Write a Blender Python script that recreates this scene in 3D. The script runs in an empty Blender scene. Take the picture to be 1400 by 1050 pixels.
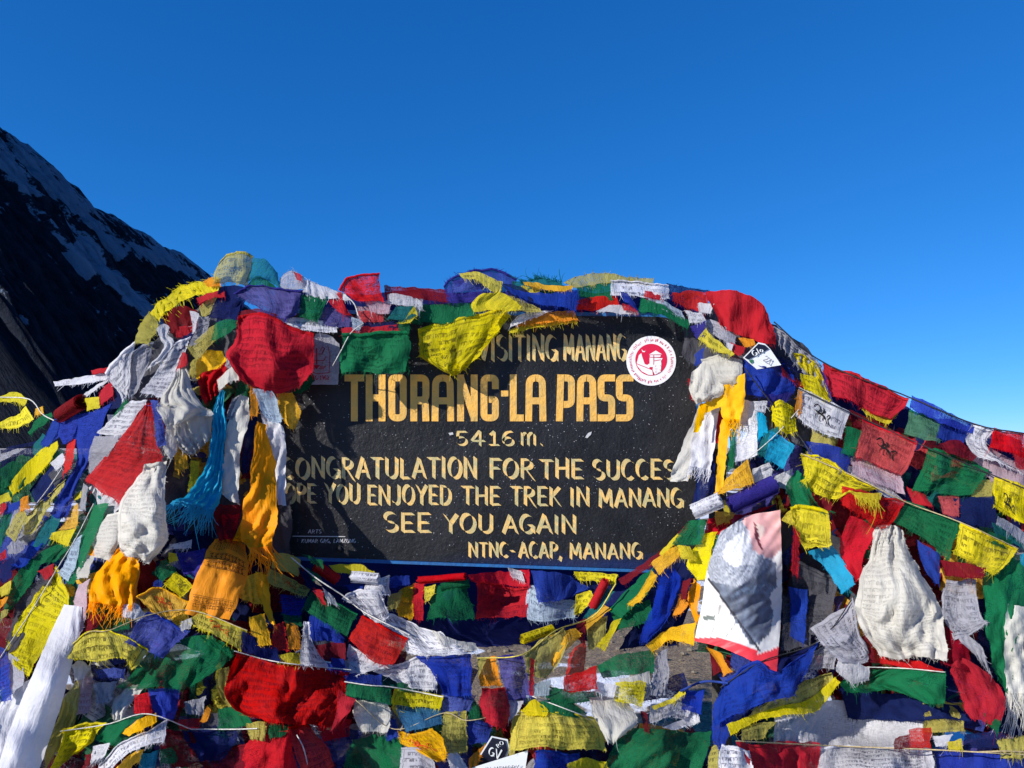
import bpy, bmesh, math, random
from mathutils import Vector, noise, Matrix
S = bpy.context.scene
COL = S.collection
R = math.radians

# ------------------------------------------------------------------ camera
F = 1052.0                      # focal length in pixels of the 1400 x 1050 photograph
CX, CY = 700.0, 525.0
CAMZ = 1.60
PITCH = math.atan(87.0 / F)     # horizon lies 87 px under the middle of the photograph
cd = bpy.data.cameras.new("camera")
cam = bpy.data.objects.new("camera", cd)
COL.objects.link(cam)
cam.location = (0, 0, CAMZ)
cam.rotation_euler = (R(90) + PITCH, 0, 0)
cd.sensor_width = 36.0
cd.lens = 36.0 * F / 1400.0
cd.clip_start = 0.05
cd.clip_end = 40000
S.camera = cam

# ------------------------------------------------------------------ sky, sun, exposure
SUN = Vector((-0.74, -0.50, 0.40)).normalized()      # towards the sun: left, behind the camera
w = bpy.data.worlds.new("World")
S.world = w
w.use_nodes = True
nt = w.node_tree
bg = nt.nodes['Background']
sky = nt.nodes.new('ShaderNodeTexSky')
sky.sky_type = 'NISHITA'
sky.sun_disc = False
sky.sun_elevation = math.asin(SUN.z)
sky.sun_rotation = math.atan2(SUN.x, SUN.y)
sky.altitude = 5400
sky.air_density = 1.0
sky.dust_density = 0.1
sky.ozone_density = 3.0
# the thin, dry air of a 5400 m pass: deeper, purer blue than the sky model gives (one curve per channel)
sc_ = nt.nodes.new('ShaderNodeSeparateColor'); cc_ = nt.nodes.new('ShaderNodeCombineColor')
nt.links.new(sky.outputs[0], sc_.inputs[0])
for i_, (k_, p_) in enumerate(((.115, 1.4), (.585, .78), (1.33, .62))):
    pw = nt.nodes.new('ShaderNodeMath'); pw.operation = 'POWER'; pw.inputs[1].default_value = p_
    ml = nt.nodes.new('ShaderNodeMath'); ml.operation = 'MULTIPLY'; ml.inputs[1].default_value = k_
    nt.links.new(sc_.outputs[i_], pw.inputs[0]); nt.links.new(pw.outputs[0], ml.inputs[0]); nt.links.new(ml.outputs[0], cc_.inputs[i_])
nt.links.new(cc_.outputs[0], bg.inputs['Color'])
bg.inputs['Strength'].default_value = 0.15
sl = bpy.data.lights.new("sun", 'SUN')
sl.energy = 4.2
sl.angle = R(0.53)
sl.color = (1.0, 0.95, 0.87)
so = bpy.data.objects.new("sun", sl)
COL.objects.link(so)
so.rotation_euler = (-SUN).to_track_quat('-Z', 'Y').to_euler()
S.view_settings.view_transform = 'Standard'
S.view_settings.look = 'None'
S.view_settings.gamma = 1
S.view_settings.exposure = 0.68

# ------------------------------------------------------------------ helpers
cp, sp = math.cos(PITCH), math.sin(PITCH)


def P(x, y, Y):
    """world point seen at photograph pixel (x, y) at world depth Y"""
    v = (CY - y) / F
    d = Y / (cp - v * sp)
    return Vector(((x - CX) / F * d, Y, CAMZ + d * (sp + v * cp)))


def link(o, parent=None):
    COL.objects.link(o)
    if parent is not None:
        o.parent = parent
        o.matrix_parent_inverse = parent.matrix_world.inverted()
    return o


def tag(o, label=None, cat=None, group=None, kind=None):
    if label: o['label'] = label
    if cat: o['category'] = cat
    if group: o['group'] = group
    if kind: o['kind'] = kind
    return o


class MB:
    """collects world-space faces; build() links them as one mesh object with its origin inside it"""
    def __init__(s):
        s.v, s.f, s.uv, s.fr, s.mi, s.col = [], [], [], [], [], []

    def vert(s, co, uv=(0, 0), fr=(.02, .02), col=None):
        s.v.append(Vector(co)); s.uv.append(uv); s.fr.append(fr); s.col.append(col)
        return len(s.v) - 1

    def face(s, idx, mi=0):
        s.f.append(tuple(idx)); s.mi.append(mi)

    def poly(s, pts, mi=0):
        s.face([s.vert(p) for p in pts], mi)

    def build(s, name, mats, parent=None, smooth=True, origin=None):
        me = bpy.data.meshes.new(name)
        c = Vector((0, 0, 0))
        if origin is not None:
            c = Vector(origin)
        elif s.v:
            c = sum(s.v, Vector((0, 0, 0))) / len(s.v)
        me.from_pydata([v - c for v in s.v], [], s.f)
        if not isinstance(mats, (list, tuple)):
            mats = [mats]
        for m in mats:
            me.materials.append(m)
        me.polygons.foreach_set('material_index', s.mi)
        me.polygons.foreach_set('use_smooth', [smooth] * len(s.f))
        u1 = me.uv_layers.new(name='px')
        u2 = me.uv_layers.new(name='frame')
        a, b = [], []
        for l in me.loops:
            a += s.uv[l.vertex_index]; b += s.fr[l.vertex_index]
        u1.data.foreach_set('uv', a)
        u2.data.foreach_set('uv', b)
        if any(x is not None for x in s.col):
            ca = me.color_attributes.new('print', 'FLOAT_COLOR', 'POINT')
            fl = []
            for x in s.col:
                fl += list(x if x else (1, 1, 1)) + [1.0]
            ca.data.foreach_set('color', fl)
        me.update()
        o = bpy.data.objects.new(name, me)
        o.location = c
        link(o)
        if parent is not None:
            o.parent = parent
            o.location = c - parent.location
        return o


def empty(name, loc):
    o = bpy.data.objects.new(name, None)
    o.empty_display_size = 0.1
    o.location = loc
    return link(o)


# ------------------------------------------------------------------ materials
def N(nt, t, **kw):
    n = nt.nodes.new(t)
    for k, v in kw.items():
        setattr(n, k, v)
    return n


def math_(nt, op, a, b=None, c=None, clamp=False):
    n = nt.nodes.new('ShaderNodeMath'); n.operation = op; n.use_clamp = clamp
    for i, x in enumerate((a, b, c)):
        if x is None: continue
        if isinstance(x, (int, float)): n.inputs[i].default_value = x
        else: nt.links.new(x, n.inputs[i])
    return n.outputs[0]


def mapr(nt, x, a, b, c, d):
    n = nt.nodes.new('ShaderNodeMapRange')
    nt.links.new(x, n.inputs[0])
    for i, v in enumerate((a, b, c, d)): n.inputs[i + 1].default_value = v
    return n.outputs[0]


def noise_(nt, vec, scale, detail=2, rough=0.5, dist=0.0):
    n = nt.nodes.new('ShaderNodeTexNoise')
    if vec is not None: nt.links.new(vec, n.inputs['Vector'])
    n.inputs['Scale'].default_value = scale
    n.inputs['Detail'].default_value = detail
    n.inputs['Roughness'].default_value = rough
    n.inputs['Distortion'].default_value = dist
    return n.outputs[0]


def comb(nt, x, y, z):
    n = nt.nodes.new('ShaderNodeCombineXYZ')
    for i, v in enumerate((x, y, z)):
        if isinstance(v, (int, float)): n.inputs[i].default_value = v
        else: nt.links.new(v, n.inputs[i])
    return n.outputs[0]


def mixc(nt, fac, a, b, mode='MIX'):
    n = nt.nodes.new('ShaderNodeMix'); n.data_type = 'RGBA'; n.blend_type = mode
    for i, v in ((0, fac), (6, a), (7, b)):
        if isinstance(v, (int, float)): n.inputs[i].default_value = v
        elif isinstance(v, tuple): n.inputs[i].default_value = (*v, 1) if len(v) == 3 else v
        else: nt.links.new(v, n.inputs[i])
    return n.outputs[2]


def new_mat(name):
    m = bpy.data.materials.new(name); m.use_nodes = True
    t = m.node_tree
    return m, t, t.nodes['Principled BSDF'], t.nodes['Material Output']


CLOTH = {  # code: (name, colour, ink, ink amount)
    'R': ('red', (.56, .010, .016), (.07, .004, .01), .62),
    'M': ('dark red', (.20, .006, .014), (.04, .004, .008), .5),
    'B': ('blue', (.014, .045, .38), (.006, .01, .10), .6),
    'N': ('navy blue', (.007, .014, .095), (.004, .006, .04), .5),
    'P': ('violet blue', (.040, .030, .27), (.012, .008, .08), .5),
    'Y': ('yellow', (.80, .67, .015), (.06, .05, .01), .8),
    'L': ('faded olive yellow', (.50, .44, .10), (.06, .05, .02), .7),
    'G': ('green', (.008, .155, .060), (.002, .035, .018), .65),
    'T': ('teal', (.010, .16, .17), (.004, .04, .05), .5),
    'U': ('slate blue', (.035, .15, .30), (.01, .04, .08), .5),
    'C': ('cyan blue', (.010, .36, .60), (.01, .05, .12), .6),
    'Q': ('pale blue', (.48, .60, .72), (.06, .07, .12), .7),
    'W': ('white', (.74, .74, .79), (.07, .07, .12), .8),
    'S': ('grey', (.42, .42, .48), (.05, .05, .07), .8),  # also serves thin white flags, their shade put into the colour
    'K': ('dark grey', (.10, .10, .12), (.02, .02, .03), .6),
    'E': ('cream white', (.71, .69, .625), (.20, .19, .18), .45),
    'O': ('orange', (.98, .36, .003), (.42, .07, .01), .7),
    'A': ('golden amber', (.92, .50, .015), (.30, .09, .01), .7),
    'X': ('lilac pink', (.55, .40, .46), (.30, .08, .12), .6),
}
_cm = {}


def cloth(code, pr, sheer=False, silk=False, dense=False):
    key = (code, pr, sheer, silk, dense)
    if key in _cm: return _cm[key]
    nm, colr, ink, amt = CLOTH[code]
    m, t, bs, out = new_mat('cloth_%s_%d%s%s' % (nm.replace(' ', '_'), pr, '_sheer' if sheer else '', ('_silk' if silk else '') + ('_dense' if dense else '')))
    L = t.links
    uv = N(t, 'ShaderNodeUVMap', uv_map='px').outputs[0]
    sep = N(t, 'ShaderNodeSeparateXYZ'); L.new(uv, sep.inputs[0])
    sx = math_(t, 'MULTIPLY', sep.outputs[0], 100); sy = math_(t, 'MULTIPLY', sep.outputs[1], 100)
    oi = N(t, 'ShaderNodeObjectInfo'); rnd = oi.outputs['Random']
    r50 = math_(t, 'MULTIPLY', rnd, 57.0)
    # base: every cloth has its own dye and sun-bleached blotches
    hsv = N(t, 'ShaderNodeHueSaturation')
    hsv.inputs['Color'].default_value = (*colr, 1)
    L.new(mapr(t, rnd, 0, 1, .4955, .5045), hsv.inputs['Hue'])
    fr2 = math_(t, 'FRACT', math_(t, 'MULTIPLY', rnd, 7.31))
    L.new(mapr(t, fr2, 0, 1, .80 if not silk else .98, 1.12), hsv.inputs['Value'])
    L.new(mapr(t, math_(t, 'FRACT', math_(t, 'MULTIPLY', rnd, 3.77)), 0, 1, .975, 1.03), hsv.inputs['Saturation'])
    pv = comb(t, sx, sy, r50)
    blot = mapr(t, noise_(t, pv, .035, 4, .6), .42, .75, 0, 1)
    grey = tuple(.84 * c + .16 * (sum(colr) / 3 * .7 + .08) for c in colr)
    col = mixc(t, math_(t, 'MULTIPLY', blot, .30 if not silk else .08), hsv.outputs[0], grey)
    dirt = mapr(t, noise_(t, pv, .09, 5, .7), .50, .80, 0, 1)
    col = mixc(t, math_(t, 'MULTIPLY', dirt, .35 if not silk else .15), col, tuple(c * .5 + .01 for c in colr))
    if pr and not dense and not silk and code in 'RBGYPA':
        # about a quarter of the cloths have hung through more seasons and are bleached
        old = mapr(t, math_(t, 'FRACT', math_(t, 'MULTIPLY', rnd, 13.7)), .70, .86, 0, .34)
        col = mixc(t, old, col, tuple(c * .55 + .20 for c in colr))
    # weave: fine warp threads
    wv = noise_(t, comb(t, math_(t, 'MULTIPLY', sx, .2), math_(t, 'MULTIPLY', sy, 1.7), r50), 1.0, 2, .6)
    col = mixc(t, mapr(t, wv, .3, .8, 0, (.16 if code not in 'EW' else .06) if not silk else .04), col, tuple(c * .45 for c in colr))
    if pr:
        rowpx = {1: 8.0, 2: 7.0, 3: 5.2, 4: 9.0}[pr]
        row = math_(t, 'DIVIDE', sy, rowpx)
        fl = math_(t, 'FLOOR', row); fr = math_(t, 'FRACT', row)
        band = mapr(t, math_(t, 'ABSOLUTE', math_(t, 'SUBTRACT', fr, .52)), .17, .30, 1, 0)
        bar = mapr(t, math_(t, 'ABSOLUTE', math_(t, 'SUBTRACT', fr, .27)), .04, .10, 1, 0)   # the head line the letters hang from
        gl = mapr(t, noise_(t, comb(t, math_(t, 'DIVIDE', sx, 1.75), math_(t, 'ADD', math_(t, 'MULTIPLY', fl, 3.7), math_(t, 'MULTIPLY', fr, 1.1)), r50), 1.0, 1, .6), .46, .54, 0, 1)
        gb = mapr(t, noise_(t, comb(t, math_(t, 'DIVIDE', sx, 3.2), math_(t, 'MULTIPLY', fl, 5.3), r50), 1.0, 1), .40, .46, 0, 1)
        wd = mapr(t, noise_(t, comb(t, math_(t, 'DIVIDE', sx, 15), math_(t, 'MULTIPLY', fl, 2.13), r50), 1.0, 1), .34, .40, 0, 1)
        txt = math_(t, 'MULTIPLY', math_(t, 'MAXIMUM', math_(t, 'MULTIPLY', band, gl), math_(t, 'MULTIPLY', bar, gb)), wd)
        uf = N(t, 'ShaderNodeUVMap', uv_map='frame').outputs[0]
        s2 = N(t, 'ShaderNodeSeparateXYZ'); L.new(uf, s2.inputs[0])
        fx, fy = s2.outputs[0], s2.outputs[1]
        ins = math_(t, 'MINIMUM', math_(t, 'MINIMUM', fx, math_(t, 'SUBTRACT', 1, fx)), math_(t, 'MINIMUM', fy, math_(t, 'SUBTRACT', 1, fy)))
        txt = math_(t, 'MULTIPLY', txt, math_(t, 'GREATER_THAN', ins, .09))
        line = mapr(t, math_(t, 'ABSOLUTE', math_(t, 'SUBTRACT', ins, .07)), .006, .014, 1, 0)
        if pr in (2, 4):
            dx = math_(t, 'MULTIPLY', math_(t, 'SUBTRACT', fx, .52), 2.4)
            dy = math_(t, 'MULTIPLY', math_(t, 'SUBTRACT', fy, .5), 2.2)
            d = math_(t, 'SQRT', math_(t, 'ADD', math_(t, 'MULTIPLY', dx, dx), math_(t, 'MULTIPLY', dy, dy)))
            inside = math_(t, 'LESS_THAN', d, .46)
            mn = mapr(t, noise_(t, comb(t, math_(t, 'MULTIPLY', fx, 6), math_(t, 'MULTIPLY', fy, 5), r50), 1.6, 2, .55, 1.2), .52, .56, 0, 1)
            mn = math_(t, 'MULTIPLY', mn, math_(t, 'LESS_THAN', d, .40))
            txt = math_(t, 'MAXIMUM', math_(t, 'MULTIPLY', txt, math_(t, 'SUBTRACT', 1, inside)), math_(t, 'MULTIPLY', mn, inside))
        inkm = math_(t, 'MAXIMUM', txt, math_(t, 'MULTIPLY', line, .7))
        fade = mapr(t, noise_(t, pv, .028, 2), .30, .60, .25, 1)
        inkm = math_(t, 'MULTIPLY', math_(t, 'MULTIPLY', inkm, fade), amt)
        col = mixc(t, inkm, col, ink)
    L.new(col, bs.inputs['Base Color'])
    bs.inputs['Roughness'].default_value = .42 if silk else .85
    bs.inputs['Specular IOR Level'].default_value = (.05 if code in 'OA' else .18) if silk else .10
    # creases
    h1 = noise_(t, pv, .05 if not silk else .03, 4 if not silk else 3, .56, .8)
    h2 = noise_(t, comb(t, math_(t, 'MULTIPLY', sx, .28), math_(t, 'MULTIPLY', sy, .05), r50), 1.0, 3, .6, .4)
    hh = math_(t, 'ADD', math_(t, 'MULTIPLY', h1, .9), math_(t, 'MULTIPLY', h2, .45))
    bp = N(t, 'ShaderNodeBump')
    bp.inputs['Strength'].default_value = .62 if not silk else .5
    bp.inputs['Distance'].default_value = .012
    L.new(hh, bp.inputs['Height'])
    L.new(bp.outputs[0], bs.inputs['Normal'])
    tr = N(t, 'ShaderNodeBsdfTranslucent')
    L.new(col, tr.inputs['Color'])
    L.new(bp.outputs[0], tr.inputs['Normal'])
    mx = N(t, 'ShaderNodeMixShader'); mx.inputs[0].default_value = .40 if code != 'E' else .42
    L.new(bs.outputs[0], mx.inputs[1]); L.new(tr.outputs[0], mx.inputs[2])
    res = mx.outputs[0]
    if not silk and not dense and code != 'E':
        # threadbare gauze: the gaps between the threads open up in worn patches
        wx = noise_(t, comb(t, math_(t, 'MULTIPLY', sx, 1.6), math_(t, 'MULTIPLY', sy, .16), r50), 1.0, 2, .6)
        gaps = math_(t, 'MAXIMUM', mapr(t, wv, .50, .62, 0, 1), mapr(t, wx, .52, .64, 0, 1))
        worn = mapr(t, noise_(t, pv, .022, 3, .6), .40, .68, .04, .55)
        fac = math_(t, 'MULTIPLY', gaps, worn)
        if sheer: fac = math_(t, 'ADD', fac, .13)
        tp = N(t, 'ShaderNodeBsdfTransparent')
        m2 = N(t, 'ShaderNodeMixShader'); L.new(fac, m2.inputs[0])
        L.new(res, m2.inputs[1]); L.new(tp.outputs[0], m2.inputs[2]); res = m2.outputs[0]
    L.new(res, out.inputs['Surface'])
    _cm[key] = m
    return m


def plain(name, colr, rough=.8, spec=.2, nscale=0, ncol=None):
    m, t, bs, out = new_mat(name)
    bs.inputs['Base Color'].default_value = (*colr, 1)
    bs.inputs['Roughness'].default_value = rough
    bs.inputs['Specular IOR Level'].default_value = spec
    if nscale:
        tc = N(t, 'ShaderNodeTexCoord').outputs['Object']
        n = mapr(t, noise_(t, tc, nscale, 5, .65), .35, .65, 0, 1)
        t.links.new(mixc(t, n, colr, ncol or tuple(c * .6 for c in colr)), bs.inputs['Base Color'])
        b = N(t, 'ShaderNodeBump'); b.inputs['Strength'].default_value = .4; b.inputs['Distance'].default_value = .004
        t.links.new(noise_(t, tc, nscale * 2, 4), b.inputs['Height'])
        t.links.new(b.outputs[0], bs.inputs['Normal'])
    return m


# ------------------------------------------------------------------ ground
def build_ground():
    m, t, bs, out = new_mat('gravel_and_snow')
    tc = N(t, 'ShaderNodeTexCoord').outputs['Object']
    n1 = noise_(t, tc, 14, 6, .7)
    n2 = noise_(t, tc, 60, 4, .7)
    c = mixc(t, mapr(t, n1, .3, .7, 0, 1), (.12, .080, .044), (.42, .30, .175))
    c = mixc(t, mapr(t, n2, .45, .62, 0, 1), c, (.06, .055, .05))
    vo = N(t, 'ShaderNodeTexVoronoi'); vo.inputs['Scale'].default_value = 22
    t.links.new(tc, vo.inputs['Vector'])
    c = mixc(t, mapr(t, vo.outputs['Distance'], .10, .16, .7, 0), c, (.30, .27, .23))
    sn = noise_(t, tc, .55, 4, .55)
    sm = mapr(t, sn, .525, .54, 0, 1)
    c = mixc(t, sm, c, (.80, .82, .86))
    t.links.new(c, bs.inputs['Base Color'])
    bs.inputs['Roughness'].default_value = .9
    b = N(t, 'ShaderNodeBump'); b.inputs['Strength'].default_value = .8; b.inputs['Distance'].default_value = .03
    t.links.new(math_(t, 'ADD', n1, math_(t, 'MULTIPLY', n2, .4)), b.inputs['Height'])
    t.links.new(b.outputs[0], bs.inputs['Normal'])
    mb = MB()
    xs = [-9000, -3000, -1000, -300, -100, -30] + list(range(-12, 13, 1)) + [30, 100, 300, 1000, 3000, 9000]
    ys = [-300, -60, -15, -5] + list(range(0, 26, 1)) + [40, 80, 200, 500, 1500, 5000, 20000]
    ix = {}
    for j, y in enumerate(ys):
        for i, x in enumerate(xs):
            z = .10 * noise.noise(Vector((x * .31, y * .31, 3.0))) if abs(x) < 30 and -5 < y < 40 else 0
            ix[i, j] = mb.vert((x, y, z))
    for j in range(len(ys) - 1):
        for i in range(len(xs) - 1):
            mb.face((ix[i, j], ix[i + 1, j], ix[i + 1, j + 1], ix[i, j + 1]))
    o = mb.build('ground', m, origin=(0, 0, 0))
    tag(o, kind='structure')


# ------------------------------------------------------------------ mountain
def build_mountain():
    m, t, bs, out = new_mat('rock_and_snow')
    uv = N(t, 'ShaderNodeUVMap', uv_map='px').outputs[0]
    sep = N(t, 'ShaderNodeSeparateXYZ'); t.links.new(uv, sep.inputs[0])
    u, v = sep.outputs[0], sep.outputs[1]
    st = noise_(t, comb(t, math_(t, 'MULTIPLY', u, 20), math_(t, 'MULTIPLY', v, 8), 0), 1.0, 8, .66, .5)
    big = noise_(t, comb(t, math_(t, 'MULTIPLY', u, 5.5), math_(t, 'MULTIPLY', v, 2.6), 4.0), 1.0, 4, .5, .5)
    fine = noise_(t, comb(t, math_(t, 'MULTIPLY', u, 70), math_(t, 'MULTIPLY', v, 16), 9.0), 1.0, 5, .7, .3)
    k = math_(t, 'ADD', math_(t, 'MULTIPLY', st, .45), math_(t, 'ADD', math_(t, 'MULTIPLY', big, .60), math_(t, 'MULTIPLY', fine, .42)))
    at = N(t, 'ShaderNodeVertexColor', layer_name='print')
    sp3 = N(t, 'ShaderNodeSeparateXYZ'); t.links.new(at.outputs[0], sp3.inputs[0])
    k = math_(t, 'ADD', k, math_(t, 'MULTIPLY', math_(t, 'SUBTRACT', sp3.outputs[0], .5), .55))
    # snow thins out towards the foot of the wall
    k = math_(t, 'SUBTRACT', k, math_(t, 'MULTIPLY', v, .07))
    sm = mapr(t, k, .685, .72, 0, 1)
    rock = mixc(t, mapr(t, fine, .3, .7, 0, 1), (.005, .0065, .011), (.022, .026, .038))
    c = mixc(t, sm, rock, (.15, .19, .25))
    t.links.new(c, bs.inputs['Base Color'])
    bs.inputs['Roughness'].default_value = .9
    bs.inputs['Specular IOR Level'].default_value = .05
    b = N(t, 'ShaderNodeBump'); b.inputs['Strength'].default_value = 1.0; b.inputs['Distance'].default_value = 18
    t.links.new(math_(t, 'ADD', st, math_(t, 'MULTIPLY', fine, .5)), b.inputs['Height'])
    t.links.new(b.outputs[0], bs.inputs['Normal'])
    ridge = [(-3000, -1500), (-420, -120), (-200, 40), (-60, 130), (0, 172), (14, 183), (32, 196), (38, 197), (62, 224), (68, 226), (100, 262),
             (126, 283), (147, 292), (153, 291), (178, 309), (205, 322), (224, 340), (248, 344), (262, 358), (288, 380),
             (330, 412), (420, 470), (520, 545), (640, 612)]
    def rp(s):
        for a, b_ in zip(ridge[:-1], ridge[1:]):
            if a[0] <= s <= b_[0]:
                k_ = (s - a[0]) / (b_[0] - a[0])
                return a[1] + (b_[1] - a[1]) * k_
        return ridge[-1][1]
    fields = [(.30, 13, [(-10, 205), (25, 245), (52, 264)]), (.30, 5, [(60, 290), (95, 350), (142, 402)]), (.40, 15, [(118, 335), (160, 385), (205, 425), (235, 455)]),
              (.28, 8, [(85, 255), (120, 300), (165, 350)]), (.10, 11, [(-10, 370), (15, 420), (30, 500)]), (.30, 5, [(30, 430), (70, 480), (112, 522)]),
              (.20, 6, [(35, 200), (80, 260), (140, 320)]), (.20, 6, [(170, 330), (210, 352), (265, 372)]),
              (-.5, 34, [(20, 320), (60, 420), (110, 480)]), (-.45, 13, [(176, 355), (218, 388), (250, 405)]), (-.3, 12, [(0, 260), (40, 300), (80, 340)])]
    def snow_at(p):
        d = p - cam.location
        zc = d.y * cp + d.z * sp
        if zc < 1: return .5
        x = CX + F * d.x / zc; y = CY - F * (d.z * cp - d.y * sp) / zc
        x += 7 * noise.noise(Vector((x * .06, y * .06, 1))); y += 7 * noise.noise(Vector((x * .06, y * .06, 9)))
        v = .5
        for am, wd_, pl in fields:
            best = 1e9
            for (ax, ay), (bx, by) in zip(pl[:-1], pl[1:]):
                ux, uy = bx - ax, by - ay
                tq = max(0, min(1, ((x - ax) * ux + (y - ay) * uy) / (ux * ux + uy * uy)))
                best = min(best, math.hypot(x - ax - tq * ux, y - ay - tq * uy))
            v += am * max(0, 1 - (best / wd_) ** 2) if best < wd_ else 0
        return max(0, min(1, v))
    mb = MB()
    NS, NT = 360, 130
    fall = Vector((.93, -.36, 0)).normalized()
    ix = {}
    for i in range(NS + 1):
        s = -420 + (640 + 420) * (i - 50) / (NS - 50) if i >= 50 else -3000 + 2580 * i / 50
        jag = 5.0 * (noise.noise(Vector((s * .05, 1.7, 0))) + .6 * noise.noise(Vector((s * .17, 5.1, 0))))
        y = rp(s) + (jag if s < 600 else 0) * .6
        top = P(s, y, 2600 + max(s, -420) * .8)
        h = max(top.z, 5.0)
        run = h / math.tan(R(43))
        for j in range(-12, NT + 1):
            tt = j / NT
            if j < 0:   # back of the ridge
                p = top + Vector((-.8, .6, 0)) * (-tt * run * 1.2) + Vector((0, 0, h * tt * 1.3))
            else:
                p = top + fall * (run * tt) + Vector((0, 0, -h * tt))
                nrm = (fall * .68 + Vector((0, 0, .73)))
                q = Vector((s * .030, tt * 1.1, 0))
                rg = 1 - abs(noise.noise(q * 1.0 + Vector((0, 0, 2)))) * 2
                rg2 = 1 - abs(noise.noise(Vector((s * .085, tt * 3.0, 7)))) * 2
                rg3 = 1 - abs(noise.noise(Vector((s * .26, tt * 10.0, 4)))) * 2 + .5 * noise.noise(Vector((s * .6, tt * 30, 11)))
                amp = min(1, tt * 7) * min(1, (1 - tt) * 5) * h
                p = p + nrm * (amp * (.026 * (rg - .4) + .022 * (rg2 - .4) + .013 * (rg3 - .4)))
            sn_ = snow_at(p) if s > -450 else .5
            ix[i, j] = mb.vert(p, (s / 420.0, tt * h / 900.0 * 1.4), (.02, .02), (sn_, sn_, sn_))
    for i in range(NS):
        for j in range(-12, NT):
            mb.face((ix[i, j], ix[i, j + 1], ix[i + 1, j + 1], ix[i + 1, j]))
    o = mb.build('mountain', m, origin=(-1500, 2500, 0))
    tag(o, kind='structure')


def build_gravel():
    m = plain('stone', (.24, .20, .15), .9, .1, 30, (.09, .08, .07))
    rr = random.Random(9)
    mb = MB()
    for k in range(900):
        x, y = rr.uniform(-2.6, 2.6), rr.uniform(3.6, 11)
        z = .10 * noise.noise(Vector((x * .31, y * .31, 3.0)))
        r = rr.uniform(.008, .028) * (2.2 if rr.random() < .06 else 1)
        ids = {}
        a0 = rr.uniform(0, 6)
        for j in range(4):
            for i in range(6):
                th, ph = a0 + i * 1.0472, -.6 + j * .7
                q = r * rr.uniform(.75, 1.25)
                ids[j, i] = mb.vert((x + q * math.cos(th) * math.cos(ph) * 1.3, y + q * math.sin(th) * math.cos(ph), z + r * .3 + q * .7 * math.sin(ph)))
        for j in range(3):
            for i in range(6):
                mb.face((ids[j, i], ids[j, (i + 1) % 6], ids[j + 1, (i + 1) % 6], ids[j + 1, i]))
        mb.face([ids[3, i] for i in range(6)])
    o = mb.build('gravel_stones', m, smooth=False)
    tag(o, 'loose small stones scattered over the brown gravel behind the flags', 'stones', kind='stuff')


build_ground()
build_gravel()
build_mountain()
# ------------------------------------------------------------------ lettering: brush strokes
def arc(cx, cy, rx, ry, a0, a1, n=9):
    return [(cx + rx * math.cos(R(a0 + (a1 - a0) * i / n)), cy + ry * math.sin(R(a0 + (a1 - a0) * i / n))) for i in range(n + 1)]


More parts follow.
